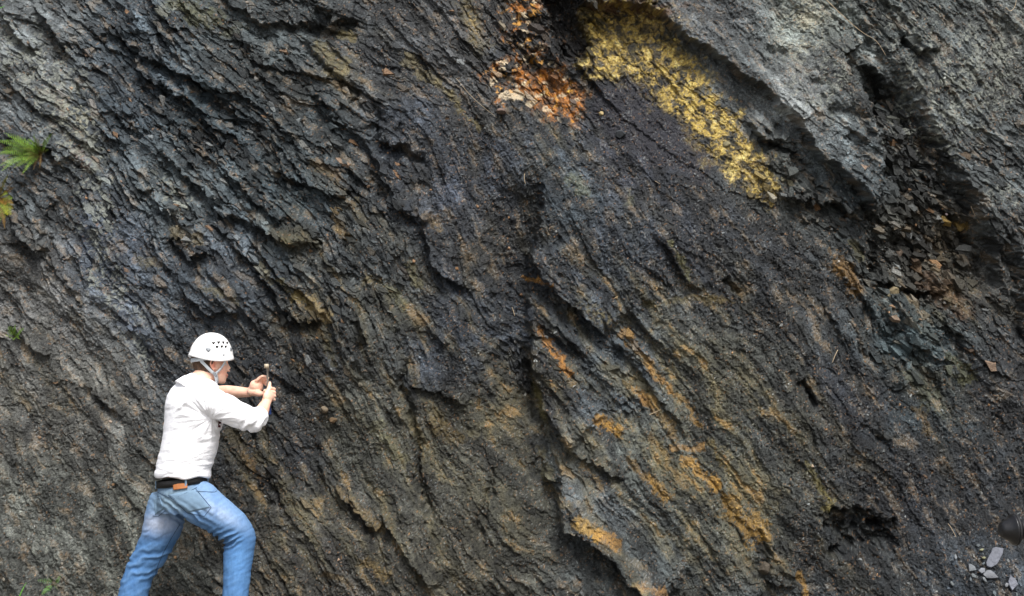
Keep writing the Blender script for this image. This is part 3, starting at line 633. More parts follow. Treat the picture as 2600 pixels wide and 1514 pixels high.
HX = v2(681.5, 990, .175)                                 # hammer axis
zc = v2(0, 1002, .175).z
def shaft_pt(z, dx=0, dy=0): return Vector((HX.x + dx + (zc - z) * .055, HX.y + dy, z))
zc = v2(0, 1002, .175).z                                 # height of the middle of the right fist
def hand_r(bm):
    w0 = FA_R[-1][0]
    limb(bm, [(w0, .028, .024), (shaft_pt(zc - .022, .002, -.045) , .034, .024), (shaft_pt(zc - .004, .012, -.036), .039, .020), (shaft_pt(zc + .004, .022, -.020), .034, .014)], ref=(1, -.5, .2), nseg=18)
    for k in range(4):
        z = zc + .033 - .0205 * k; r = (.0092, .0098, .0094, .0082)[k]; rr = .0215 - .0015 * (k == 3)
        ang = [-50, -5, 40, 85, 130, 172, 205] if k < 3 else [-45, 0, 45, 90, 130, 165, 190]
        limb(bm, [(shaft_pt(z - .002 * q + (.004 if q == 0 else 0), math.cos(R(a)) * rr * (1.5, 1.75, 1.5, 1.2, 1.05, 1.0, 1.0)[q], math.sin(R(a)) * rr * (1.7, 1.3, 1.15, 1.05, 1, 1, 1)[q]), r * (1.05 - .04 * q)) for q, a in enumerate(ang)], ref=(0, 0, 1), nseg=12, sub=3)
    limb(bm, [(shaft_pt(zc - .012, .004, -.045), .017), (shaft_pt(zc + .022, .008, -.040), .0145), (shaft_pt(zc + .044, .012, -.026), .0112), (shaft_pt(zc + .060, .0135, -.014), .0100), (shaft_pt(zc + .070, .013, -.007), .0075)], ref=(1, 0, 0), nseg=12)
def hand_l(bm):
    w0 = FA_L[-1][0]
    limb(bm, [(w0, .026, .024), (v2(643, 991, .25), .030, .034), (v2(651, 981, .238), .034, .042), (v2(656, 973, .232), .024, .034), (v2(658, 969, .232), .016, .026)], ref=(.45, .25, -.85), nseg=18)
    base = [(653, 966, .205), (658, 970, .222), (661, 976, .240), (662, 982, .256)]
    for k, (x, y, d) in enumerate(base):
        r = (.0088, .0088, .0084, .0074)[k]; e = (0, 5, 11, 17)[k]
        tip = [(663 + k, 957.5 + e, d - .001), (671 + k * .5, 956 + e, d - .008), (678.5 - k * 1.5, 958 + e, d - .018), (680.5 - k * 2, 961 + e, d - .024)]
        limb(bm, [(v2(x - 5, y + 10, d + .026), r * 1.1), (v2(x, y, d + .004), r * 1.15)] + [(v2(a, b, c), r * (1.05 - .07 * q)) for q, (a, b, c) in enumerate(tip)], ref=(.2, -1, .1), nseg=12, sub=3)
    limb(bm, [(v2(638, 995, .24), .024), (v2(648, 996, .228), .024), (v2(658, 999, .214), .019), (v2(667, 1000, .205), .0135), (v2(676, 996, .200), .0105)], ref=(0, -1, .1), nseg=12)

# whole body, one surface; the parts under the clothes are thinner than them
bm = bmesh.new()
torso(bm, -.032); limb(bm, NECK); head(bm)
limb(bm, SH_R, grow=-.018); limb(bm, FA_R, grow=-.0005, ref=(1, 0, 0)); limb(bm, SH_L, grow=-.012); limb(bm, FA_L)
hand_r(bm); hand_l(bm)
limb(bm, LEG_L, grow=-.034); limb(bm, LEG_R, grow=-.034)
bodym = remesh(bm, .0030, 2, .5)
co = verts(bodym)
c_ = np.tile(np.array(s2l((236, 192, 168))), (len(co), 1))
Hi = np.array(HM.inverted()); hl = co @ Hi[:3, :3].T + Hi[:3, 3]
inh = (hl[:, 2] > -.12) & (np.abs(hl[:, 1]) < .12) & (np.abs(hl[:, 0]) < .13)
def cb(m, rgb):
    global c_
    m = np.clip(m, 0, 1)[:, None]; c_ = c_ * (1 - m) + np.array(s2l(rgb)) * m
ear = inh * (np.abs(hl[:, 1]) > .066) * np.exp(-((hl[:, 0] + .012) / .02) ** 2 - (hl[:, 2] / .03) ** 2)
cb(ear * .8, (226, 128, 104)); cb(inh * .4 * np.exp(-((hl[:, 0] - .05) / .03) ** 2 - ((hl[:, 2] + .03) / .025) ** 2), (222, 150, 126))
cb(inh * .75 * (hl[:, 0] > .078) * np.exp(-((hl[:, 2] + .054) / .009) ** 2), (196, 112, 100))
cb(.35 * fbm(co[:, 0] / .03, co[:, 2] / .03, 3, 3) + .05, (214, 140, 116))
stub = inh * ss(-.035, -.065, hl[:, 2]) * (hl[:, 0] > -.01) * .28; cb(stub, (150, 116, 96))
set_color(bodym, c_); bodyo = link('body', bodym, M_SKIN, person)
for s in (-1, 1):
    e = bmesh.new(); bmesh.ops.create_uvsphere(e, u_segments=16, v_segments=10, radius=.0115, matrix=Matrix.Translation(hp(.0685, .031 * s, .012)))
    eo = from_bm('eye', e, M_EYE, person)
    e = bmesh.new(); bmesh.ops.create_uvsphere(e, u_segments=12, v_segments=8, radius=.0058, matrix=Matrix.Translation(hp(.0752, .031 * s, .012)))
    io = from_bm('iris', e, M_IRIS, eo); io.parent = eo; io.matrix_parent_inverse = Matrix.Identity(4)
    io.location = (0, 0, 0)

# ---------------- hair below the helmet
bm = bmesh.new()
angs = np.linspace(R(-104), R(104), 60)                  # measured from the back of the head
def headring(z):
    zs = [h[0] for h in HR]
    return [float(np.interp(z, zs, [h[k] for h in HR])) for k in (1, 2, 3)]
rows = []
for z in np.linspace(-.072, .06, 16):
    cx, rx, ry = headring(z); row = []
    for k, a in enumerate(angs):
        side = abs(a) / R(108)
        zb = z
        if side > .78: zb = max(z, .012 + (side - .78) * .16)
        cut = -.072 + .046 * max(0, side - .35) * 2.2
        zb = max(zb, min(cut, .05))
        cx, rx, ry = headring(zb)
        g = .010 + .004 * mnoise.noise(Vector((a * 9, z * 50, 1))) - .009 * ss(.05, 0, np.array((zb - cut) * 1.6 + .012)).item() * .6
        row.append((cx - math.cos(a) * (rx + g), math.sin(a) * (ry + g), zb + .0025 * mnoise.noise(Vector((a * 22, z * 9, 4)))))
    rows.append(row)
vo_ = [[bm.verts.new(hp(*p)) for p in row] for row in rows]
vi_ = [[bm.verts.new(hp(p[0] * .93 - .0005, p[1] * .93, p[2])) for p in row] for row in rows]
nr, nc = len(rows), len(angs)
for i in range(nr - 1):
    for j in range(nc - 1):
        bm.faces.new((vo_[i][j], vo_[i][j + 1], vo_[i + 1][j + 1], vo_[i + 1][j])); bm.faces.new((vi_[i + 1][j], vi_[i + 1][j + 1], vi_[i][j + 1], vi_[i][j]))
for j in range(nc - 1):
    bm.faces.new((vo_[0][j], vi_[0][j], vi_[0][j + 1], vo_[0][j + 1])); bm.faces.new((vo_[-1][j + 1], vi_[-1][j + 1], vi_[-1][j], vo_[-1][j]))
for i in range(nr - 1):
    bm.faces.new((vo_[i][0], vo_[i + 1][0], vi_[i + 1][0], vi_[i][0])); bm.faces.new((vi_[i][-1], vi_[i + 1][-1], vo_[i + 1][-1], vo_[i][-1]))
from_bm('hair', bm, M_HAIR, person)

# ---------------- shirt: torso and both sleeves in one cloth surface
bm = bmesh.new()
torso(bm, .004); limb(bm, SH_R, grow=.007)
limb(bm, [(v2(640, 1066, -.105), .066), (v2(652, 1063, -.085), .064), (v2(659, 1056, -.05), .059)], ends=False, ref=(0, 0, 1))
limb(bm, SH_L, grow=.004); limb(bm, [(v2(545, 1000, .355), .052), (v2(556, 998, .350), .050)], ends=False)
limb(bm, [(v2(486, 1000, -.02), .12, .13), (v2(508, 972, 0), .082, .094), (v2(514, 962, .005), .070, .078)], ends=False)
limb(bm, [(v2(470, 1000, .10), .075), (v2(520, 998, -.08), .082)], ref=(0, 0, 1))
shirtm = remesh(bm, .0048, 7, .5)
co = verts(shirtm); no = norms(shirtm)
qx = (co[:, 0] - P(0, 0, 0).x * 0); pxv, pyv = project(co[:, 0], co[:, 1], co[:, 2])
arm = P(538, 1062, -.15)                                 # folds run out of the armpit
d = np.hypot(co[:, 0] - arm.x, co[:, 2] - arm.z); th = np.arctan2(co[:, 2] - arm.z, co[:, 0] - arm.x)
w_ = np.exp(-((d - .10) / .11) ** 2) * (d > .01)
fold = .0095 * w_ * fbm(th * 3.4 + 2, d * 5, 7, 2)
low = ss(1110, 1200, pyv)
fold += .0060 * low * fbm(co[:, 0] / .22 + co[:, 2] / .09, co[:, 2] / .05 - co[:, 0] / .30, 9, 3)
fold += .0038 * fbm((co[:, 0] + co[:, 2] * .5) / .10, (co[:, 2] - co[:, 0] * .35) / .035, 15, 3) * (.35 + .65 * ss(0, .5, fbm(co[:, 0] / .12, co[:, 2] / .12, 16, 2) + .2))
slv = ss(585, 640, pxv) * (co[:, 1] < .1)
fold += .0075 * slv * np.sin((pxv * .5 + pyv * .35) * .42 + 2.5 * fbm(co[:, 0] / .06, co[:, 2] / .06, 17, 2)) * ss(1040, 1085, pyv)
fold += .010 * np.exp(-((pyv - 1018 - (478 - pxv) * .8) / 5) ** 2) * np.exp(-((pxv - 468) / 18) ** 2)
co = co + no * fold[:, None]
co[:, 2] += ss(1195, 1207, pyv) * (.006 * np.sin(pxv * .09) - .010 * ss(500, 540, pxv) - .008 * ss(420, 390, pxv))
put(shirtm, co)
shirt = link('shirt', shirtm, M_SHIRT, person)

# ---------------- jeans
bm = bmesh.new()
PEL = [(463, 1220, .160, .124), (464, 1232, .170, .132), (466, 1248, .178, .140), (466, 1266, .180, .142), (460, 1286, .166, .128), (452, 1302, .135, .108)]
loft(bm, [(v2(x, y, .005), L_ * a, F_ * b) for x, y, a, b in PEL], 40)
limb(bm, LEG_L, ends=False); limb(bm, LEG_R, ends=False)
jm = remesh(bm, .0050, 6, .5)
co = verts(jm); no = norms(jm); pxv, pyv = project(co[:, 0], co[:, 1], co[:, 2])
isR = ss(-8, 8, pxv - (470 + (pyv - 1300) * .1))
f = .0025 * fbm(co[:, 0] / .10 + co[:, 2] / .10, co[:, 2] / .035 - co[:, 0] / .05, 21, 3)
kn = np.exp(-((pyv - 1372) / 22) ** 2) * isR * ss(625, 575, pxv)
f += .011 * kn * np.sin((pyv + .45 * pxv) * .42 + 2 * fbm(co[:, 0] / .07, co[:, 2] / .07, 23, 2))
kl = np.exp(-((pyv - 1425) / 60) ** 2) * (1 - isR)
f += .005 * kl * np.sin((pyv * .9 + pxv * .35) * .26 + 3 * fbm(co[:, 0] / .09, co[:, 2] / .09, 25, 2))
f += .003 * ss(1400, 1480, pyv) * fbm(co[:, 0] / .03, co[:, 2] / .13, 27, 2)
cr = np.exp(-((pyv - 1305 - (pxv - 470) * .25) / 30) ** 2) * np.exp(-((pxv - 470) / 60) ** 2)
f += .008 * cr * np.sin((pyv - .75 * pxv) * .33 + 2 * fbm(co[:, 0] / .08, co[:, 2] / .08, 29, 2))
co2 = co + no * f[:, None]; co2[:, 2] += .13 * (co[:, 0] - v2(463, 1222, 0).x) * ss(1262, 1228, pyv) * np.where(co[:, 0] > v2(505, 1222, 0).x, .5, 1); put(jm, co2)
c_ = np.tile(np.array(s2l((76, 114, 158))), (len(co), 1))
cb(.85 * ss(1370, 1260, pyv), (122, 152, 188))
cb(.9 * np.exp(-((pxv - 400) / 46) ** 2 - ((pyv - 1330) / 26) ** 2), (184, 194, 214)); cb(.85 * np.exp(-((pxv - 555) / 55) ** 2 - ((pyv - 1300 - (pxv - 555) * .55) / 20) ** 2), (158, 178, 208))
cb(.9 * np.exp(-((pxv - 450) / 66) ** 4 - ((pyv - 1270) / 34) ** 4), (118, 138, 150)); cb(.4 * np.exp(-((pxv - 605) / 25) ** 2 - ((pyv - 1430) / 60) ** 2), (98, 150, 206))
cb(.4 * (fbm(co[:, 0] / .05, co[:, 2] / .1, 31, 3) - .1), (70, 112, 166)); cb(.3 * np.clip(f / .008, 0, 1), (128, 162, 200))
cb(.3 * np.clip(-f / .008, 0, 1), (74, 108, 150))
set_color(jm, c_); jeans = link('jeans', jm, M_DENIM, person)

def bvh_of(me_):
    return BVHTree.FromPolygons([v.co[:] for v in me_.vertices], [tuple(p.vertices) for p in me_.polygons])
B_J = bvh_of(jm); B_S = bvh_of(shirtm)
def cast(bvh, px, py, back=.003):
    """nearest surface point in the direction the camera sees from; used to lay trim on cloth"""
    d = ray(px, py).normalized(); h = bvh.ray_cast(CAM, d)
    if h[0] is None: return None, None
    n = h[1] if h[1].dot(d) < 0 else -h[1]
    return h[0] + n * back, n
def line_on(bm, bvh, pts, r=.0016, step=3, back=.001):
    out = []
    for a, b in zip(pts[:-1], pts[1:]):
        k = max(1, int(math.dist(a, b) / step))
        for i in range(k):
            p, n = cast(bvh, a[0] + (b[0] - a[0]) * i / k, a[1] + (b[1] - a[1]) * i / k, back)
            if p: out.append(p)
    p, n = cast(bvh, *pts[-1], back)
    if p: out.append(p)
    if len(out) > 1: limb(bm, [(q, r) for q in out], ref=(.1, 1, .1), nseg=6, ends=False, sub=1)
def patch_on(bm, bvh, poly, back=.003, thick=.004, n=10):
    """four-cornered patch (tl, tr, br, bl) laid on a surface, with thickness"""
    tl, tr, br, bl = [np.array(p, float) for p in poly]; o, i_ = [], []
    for r in range(n + 1):
        ro, ri = [], []
        for c in range(n + 1):
            u, v = c / n, r / n; q = (tl * (1 - u) + tr * u) * (1 - v) + (bl * (1 - u) + br * u) * v
            p, nn = cast(bvh, q[0], q[1], 0)
            if p is None: return
            ro.append(bm.verts.new(p + Vector((0, -1, 0)) * back)); ri.append(bm.verts.new(p + Vector((0, -1, 0)) * (back - thick)))
        o.append(ro); i_.append(ri)
    for r in range(n):
        for c in range(n):
            bm.faces.new((o[r][c], o[r][c + 1], o[r + 1][c + 1], o[r + 1][c])); bm.faces.new((i_[r][c], i_[r + 1][c], i_[r + 1][c + 1], i_[r][c + 1]))
    for k in range(n):
        bm.faces.new((o[0][k], i_[0][k], i_[0][k + 1], o[0][k + 1])); bm.faces.new((o[n][k], o[n][k + 1], i_[n][k + 1], i_[n][k]))
        bm.faces.new((o[k][0], o[k + 1][0], i_[k + 1][0], i_[k][0])); bm.faces.new((o[k][n], i_[k][n], i_[k + 1][n], o[k + 1][n]))
def sub_of(o, par):
    w_ = o.parent; o.parent = par; o.matrix_parent_inverse = Matrix.Identity(4)
    o.matrix_parent_inverse = (Matrix.Translation(person.location) @ Matrix.Translation(-person.location)).inverted()
    return o
b_ = bmesh.new(); M_PRINT = mat('dark_red_print', s2l((96, 40, 44)), .8, .2, 0, 1, .5, 120)
patch_on(b_, B_S, ((555, 1068), (562, 1066), (560, 1086), (554, 1085)), .004, .003, 4)
if len(b_.faces): part_late = b_
else: part_late = None
# back pockets of the jeans (stitched patches), seams
M_POCK = mat('faded_denim', s2l((112, 136, 158)), .85, .15, .15, 200, .06, 60)
def part(name, bm, m_, par, lab=None):
    """child of a direct child of the person; both carry world coordinates in their meshes"""
    me_ = bpy.data.meshes.new(name); bmesh.ops.recalc_face_normals(bm, faces=bm.faces); bm.to_mesh(me_); bm.free()
    for p_ in me_.polygons: p_.use_smooth = True
    me_.materials.append(m_); o = bpy.data.objects.new(name, me_); C.objects.link(o); o.parent = par
    if lab: o['label'] = lab
    return o
if part_late: part('chest_print', part_late, M_PRINT, shirt)
for poly in (((424, 1241), (490, 1235), (535, 1290), (510, 1312), ), ):
    b_ = bmesh.new(); patch_on(b_, B_J, ((427, 1257), (496, 1243), (533, 1289), (476, 1302)), .0028, .005); po = part('pocket', b_, M_POCK, jeans)
b_ = bmesh.new(); patch_on(b_, B_J, ((390, 1266), (406, 1262), (416, 1292), (394, 1308)), .0028, .005); part('pocket', b_, M_POCK, jeans)
for ln in ([(427, 1257), (476, 1303), (519, 1311), (536, 1289), (497, 1242)], [(388, 1310), (402, 1311), (420, 1297)], [(498, 1248), (545, 1250), (568, 1236)], [(400, 1250), (440, 1268), (500, 1238)],
           [(456, 1332), (434, 1368), (414, 1405), (399, 1440), (386, 1500)]):
    b_ = bmesh.new(); line_on(b_, B_J, ln, .0016); part('seam', b_, M_STITCH, jeans)
b_ = bmesh.new(); patch_on(b_, B_J, ((440, 1228), (476, 1222), (477, 1239), (441, 1244)), .012, .006); part('label_patch', b_, M_PATCH, jeans, 'tan leather patch on the waistband')
# belt
bm = bmesh.new()
N_ = 72
rg = []
for k in range(N_):
    a = 2 * math.pi * k / N_; row = []
    for (g, dz) in ((.004, -.019), (.008, -.019), (.008, .019), (.004, .019)):
        c = v2(463, 1222.5, .004); row.append(bm.verts.new(c + L_ * math.cos(a) * (.1665 + g) + F_ * math.sin(a) * (.1305 + g) + Vector((0, 0, dz + .13 * (L_ * math.cos(a) * .17 + F_ * math.sin(a) * .135).x))))
    rg.append(row)
for k in range(N_):
    for j in range(4): bm.faces.new((rg[k][j], rg[k][(j + 1) % 4], rg[(k + 1) % N_][(j + 1) % 4], rg[(k + 1) % N_][j]))
belt = from_bm('belt', bm, M_BELT, person)
for (x, y) in ((399, 1224), (489, 1218), (537, 1216)):
    b_ = bmesh.new(); a = v2(x, y, 0)
    # loops stand on the belt: find its surface angle
    best = min((abs(v2(463, 1222.5, .004).x + (L_ * math.cos(t) * .175 + F_ * math.sin(t) * .139).x - a.x), t) for t in np.linspace(math.pi / 2, 2 * math.pi, 400) if (L_ * math.cos(t) * .175 + F_ * math.sin(t) * .139).y < 0)[1]
    c = v2(463, 1222.5, .004) + L_ * math.cos(best) * .177 + F_ * math.sin(best) * .141 + Vector((0, 0, .13 * (L_ * math.cos(best) * .17 + F_ * math.sin(best) * .135).x))
    t_v = (L_ * -math.sin(best) + F_ * math.cos(best)).normalized()
    limb(b_, [(c + Vector((0, 0, -.024)) , .006, .003), (c, .006, .003), (c + Vector((0, 0, .022)), .006, .003)], ref=t_v.cross(Vector((0, 0, 1))), nseg=8, ends=False)
    part('belt_loop', b_, M_POCK, jeans)
# boots (below the frame)
for (x, d, nm) in ((318, .09, 0), (588, -.02, 1)):
    c = v2(x, 1634, d); c.z = .0
    bm = bmesh.new()
    limb(bm, [(c + Vector((0, 0, .16)), .050), (c + Vector((0, 0, .07)), .048), (c + Vector((-.01, 0, .045)), .044)])
    limb(bm, [(c + Vector((-.045, -.02, .045)), .040, .036), (c + Vector((.04, .02, .050)), .040, .042), (c + Vector((.12, .065, .042)), .038, .046), (c + Vector((.175, .095, .036)), .030, .040)], ref=(0, 0, 1))
    bt = remesh(bm, .006, 4); q = verts(bt); q[:, 2] = np.maximum(q[:, 2], .012); put(bt, q); bo = link('boot', bt, M_SHOE, person)
    bm = bmesh.new()
    outl = [(-.085, 0), (-.07, .038), (0, .042), (.09, .05), (.17, .042), (.205, .0), (.17, -.042), (.09, -.046), (0, -.04), (-.07, -.036)]
    vv = []
    for z in (.0, .022):
        vv.append([bm.verts.new(c + Vector((a * .88 - b * .48, a * .48 + b * .88, z))) for a, b in outl])
    bm.faces.new(vv[0][::-1]); bm.faces.new(vv[1])
    for k in range(len(outl)): bm.faces.new((vv[0][k], vv[0][(k + 1) % 10], vv[1][(k + 1) % 10], vv[1][k]))
    part('sole', bm, M_SOLE, bo)

# ---------------- helmet
hcx, hcz, hax, hay, haz = -.006, .036, .125, .112, .152
def shell(th, ph, g=0):
    """th: azimuth from the front (counter-clockwise), ph: 0 at rim, pi/2 at crown"""
    c_p, s_p = math.cos(ph), math.sin(ph)
    e = .92; r_ = abs(c_p) ** e; z = s_p ** 1.0 if s_p > 0 else s_p
    fl = .006 * math.exp(-(ph / .10) ** 2) if ph < .3 else 0
    rimz = .006 * math.cos(th) * 0 + (.010 * math.cos(2 * th) if ph < .6 else 0) * (1 - ph / .6)
    return hp(hcx + (hax + g + fl) * r_ * math.cos(th), (hay + g + fl) * r_ * math.sin(th), hcz + (haz + g) * z + rimz)
bm = bmesh.new(); nt_, np_ = 64, 26; o_, i_ = [], []
for a in range(np_):
    ph = -.02 + (math.pi / 2 - .005) * a / (np_ - 1)
    o_.append([bm.verts.new(shell(2 * math.pi * k / nt_, ph)) for k in range(nt_)]); i_.append([bm.verts.new(shell(2 * math.pi * k / nt_, ph, -.010)) for k in range(nt_)])
for a in range(np_ - 1):
    for k in range(nt_):
        j = (k + 1) % nt_
        bm.faces.new((o_[a][k], o_[a][j], o_[a + 1][j], o_[a + 1][k])); bm.faces.new((i_[a + 1][k], i_[a + 1][j], i_[a][j], i_[a][k]))
for k in range(nt_):
    j = (k + 1) % nt_; bm.faces.new((o_[0][j], o_[0][k], i_[0][k], i_[0][j]))
bm.faces.new(o_[-1]); bm.faces.new(i_[-1][::-1])
helmet = from_bm('helmet', bm, M_HELM, person)
hb = BVHTree.FromPolygons([v.co[:] for v in helmet.data.vertices], [tuple(p.vertices) for p in helmet.data.polygons])
def mark(name, cx, cy, w_px, h_px, shape, m_, lab=None):
    b_ = bmesh.new(); o2 = []; c0, n0 = cast(hb, cx, cy, 0)
    if c0 is None: b_.free(); return
    pts = []
    for (a, c) in shape:
        p, n = cast(hb, cx + a * w_px / 2, cy + c * h_px / 2, .0012)
        pts.append(p if p else c0 + n0 * .0012)
    up = [b_.verts.new(p) for p in pts]; dn = [b_.verts.new(p - n0 * .0035) for p in pts]; ct = b_.verts.new(c0 + n0 * .0016); n_ = len(pts)
    for k in range(n_):
        b_.faces.new((up[k], up[(k + 1) % n_], ct)); b_.faces.new((up[k], dn[k], dn[(k + 1) % n_], up[(k + 1) % n_]))
    b_.faces.new(dn[::-1]); part(name, b_, m_, helmet, lab)
HEART = [(-.9, -.5), (-.5, -.95), (0, -.6), (.5, -.95), (.9, -.5), (.5, .4), (0, .95), (-.5, .4)]
TRI = [(-1, -.3), (-.75, -.8), (-.2, -.85), (.5, -.75), (1, -.2), (.7, .35), (.1, .95), (-.5, .6)]
for (x, y, s) in ((542, 871.7, 8), (555, 870, 7.2), (566.8, 870.2, 6), (576.5, 871.5, 4.6), (551, 881.3, 7.6), (563, 880.4, 6.8), (573, 881, 5.4)):
    mark('vent', x, y, s * 1.25, 8.2, HEART, M_BLACK)  # solid black plates on the shell stand for the shade inside the openings
CIR = [(math.cos(t), math.sin(t)) for t in np.linspace(0, 2 * math.pi, 12, endpoint=False)]
mark('rivet', 568, 901.5, 4.6, 5, CIR, M_GREY); mark('side_clip', 529, 889, 14, 12.5, TRI, M_GREY, 'grey headlamp clip near the back'); mark('side_clip', 586, 888, 6, 12, TRI, M_GREY, 'grey headlamp clip near the front')
def ribbon(name, pts, wd, par, m_=M_STRAP, th=.003):
    """pts in head coordinates; lies tangent to the head"""
    b_ = bmesh.new(); P_ = [np.array(p) for p in catmull([np.array(p, float) for p in pts], 5)]; rows = []
    for k, p in enumerate(P_):
        T = P_[min(k + 1, len(P_) - 1)] - P_[max(k - 1, 0)]; T /= np.linalg.norm(T); n = np.array([p[0] + .01, p[1], p[2] * .3]); n /= np.linalg.norm(n)
        s = np.cross(T, n); s /= np.linalg.norm(s); n = np.cross(s, T)
        rows.append([b_.verts.new(hp(*(p + s * a * wd / 2 + n * c * th))) for a, c in ((-1, 0), (1, 0), (1, 1), (-1, 1))])
    for k in range(len(rows) - 1):
        for j in range(4): b_.faces.new((rows[k][j], rows[k][(j + 1) % 4], rows[k + 1][(j + 1) % 4], rows[k + 1][j]))
    b_.faces.new(rows[0][::-1]); b_.faces.new(rows[-1]); part(name, b_, m_, par)
for s in (-1, 1):
    ribbon('chin_strap', [(-.088, .060 * s, .046), (-.080, .069 * s, .022), (-.052, .079 * s, -.006), (-.022, .078 * s, -.032), (.004, .072 * s, -.050)], .017, helmet)
    ribbon('chin_strap', [(.062, .072 * s, .052), (.054, .078 * s, .020), (.036, .077 * s, -.014), (.018, .074 * s, -.036), (.004, .072 * s, -.052)], .015, helmet)
ribbon('chin_strap', [(.004, -.073, -.044), (.014, -.068, -.066), (.024, -.052, -.090), (.032, -.024, -.104), (.033, 0, -.107), (.032, .024, -.104), (.024, .052, -.090), (.014, .068, -.066), (.004, .073, -.044)], .021, helmet, th=.004)
ribbon('nape_band', [(-.02, -.094, .044), (-.055, -.087, .036), (-.095, -.058, .026), (-.117, 0, .020), (-.095, .058, .026), (-.055, .087, .036), (-.02, .094, .044)], .022, helmet)
b_ = bmesh.new(); limb(b_, [(hp(.000, -.076, -.046), .010, .004), (hp(.010, -.074, -.058), .010, .004)], ref=HM.to_3x3() @ Vector((0, 1, 0)), nseg=12)
part('strap_buckle', b_, M_GREY, helmet)

# ---------------- hammer (held, so a thing of its own)
ztop = v2(0, 930, .175).z; zbot = v2(0, 1055, .175).z; HB = Vector((HX.x, HX.y, zbot))
ham = empty('geologist_hammer', HB); tag(ham, 'small steel geologist hammer with blue grip held upright by the man', 'hammer')
bm = bmesh.new(); limb(bm, [(shaft_pt(ztop), .006, .008), (shaft_pt(zc + .05), .0052, .007), (shaft_pt(zc - .03), .006, .009)], nseg=10, ends=False); from_bm('shaft', bm, M_SHAFT, ham)
bm = bmesh.new(); limb(bm, [(shaft_pt(zc + .02), .0095), (shaft_pt(zc - .03), .012), (shaft_pt(zbot + .05), .011), (shaft_pt(zbot + .012), .0125), (shaft_pt(zbot), .013)], nseg=16, ends=False); gr = from_bm('grip', bm, M_GRIP, ham)
bm = bmesh.new(); limb(bm, [(shaft_pt(zbot + .006), .0138), (shaft_pt(zbot - .006), .0135)], nseg=16, ends=False); from_bm('grip_end', bm, M_SOLE, ham)
bm = bmesh.new(); hz = ztop
def box8(bm, c, ax, ay, az):
    v = [bm.verts.new(c + ax * i + ay * j + az * k) for i in (-1, 1) for j in (-1, 1) for k in (-1, 1)]
    for q in ((0, 1, 3, 2), (4, 6, 7, 5), (0, 4, 5, 1), (2, 3, 7, 6), (0, 2, 6, 4), (1, 5, 7, 3)): bm.faces.new([v[i] for i in q])
hd = Vector((-.10, .995, 0)); hs_ = Vector((.995, .10, 0))
c0 = shaft_pt(hz)
box8(bm, c0 - hd * .036, hd * .022, hs_ * .0125, Vector((0, 0, .0125)))
bmesh.ops.bevel(bm, geom=bm.edges[:], offset=.002, segments=2, affect='EDGES')
limb(bm, [(c0 - hd * .02, .0085), (c0, .011), (c0 + hd * .02, .0085)], ref=(0, 0, 1), nseg=12)
limb(bm, [(c0 + hd * .015, .009, .011), (c0 + hd * .05 + Vector((0, 0, -.002)), .0075, .010), (c0 + hd * .085 + Vector((0, 0, -.012)), .005, .007), (c0 + hd * .108 + Vector((0, 0, -.026)), .002, .003)], ref=(0, 0, 1), nseg=10)
from_bm('head', bm, M_STEEL, ham)
# ------------------------------------------------------------------ ferns and plants
M_FERN = mat('fern_green', (0, 0, 0), .55, .3, 0, 1, .2, 40, attr='Col')
M_TWIG = mat('dry_twig', s2l((176, 158, 132)), .8, .2, .3, 200, .2, 60)
M_ROOT = mat('thin_root', s2l((96, 84, 72)), .9, .1, .3, 200, .3, 60)
def frond_mesh(base, dirv, nrm, length, width, droop, n, rng, rgb, tip):
    V_, F_, CC = [], [], []; d = dirv.normalized(); nrm = (nrm - d * nrm.dot(d)).normalized()
    pts = []; p = base.copy(); st = length / n
    for k in range(n + 1):
        pts.append((p.copy(), d.copy())); d = (d + Vector((0, 0, -droop / n)) + Vector((rng.uniform(-1, 1), rng.uniform(-1, 1), rng.uniform(-1, 1))) * .03).normalized(); p = p + d * st
    def quad(a, b, c, e, cc):
        i = len(V_); V_.extend([a, b, c, e]); F_.append((i, i + 1, i + 2, i + 3)); CC.extend([cc] * 4)
    for k in range(n):
        a, da = pts[k]; b, db = pts[k + 1]; s = da.cross(nrm).normalized(); wd = .0016 * (1 - .7 * k / n); f = k / n
        c0 = np.array(s2l((110, 96, 50)))
        quad(a - s * wd, a + s * wd, b + s * wd, b - s * wd, c0); quad(a - nrm * wd, a + nrm * wd, b + nrm * wd, b - nrm * wd, c0)
        if f < .12: continue
        L = width * (math.sin(min(1, (f - .08) * 2.6) * math.pi / 2) * (1 - f) ** .75 + .06)
        cc = np.array(s2l(rgb)) * (1 - f) + np.array(s2l(tip)) * f
        for sd in (-1, 1):
            o = (s * sd + da * .45 + nrm * rng.uniform(-.25, .15) + Vector((0, 0, -.12))).normalized(); c1 = cc * rng.uniform(.7, 1.3)
            m = 5
            for q in range(m):
                b0 = a + o * L * q / m; b1 = a + o * L * (q + 1.15) / m; hw = st * .24 * (1 - q / m * .75)
                quad(b0 - da * hw, b0 + da * hw * .6, b1 + da * hw * .55, b1 - da * hw * .25 + nrm * .001, c1 * rng.uniform(.85, 1.15))
    return V_, F_, CC
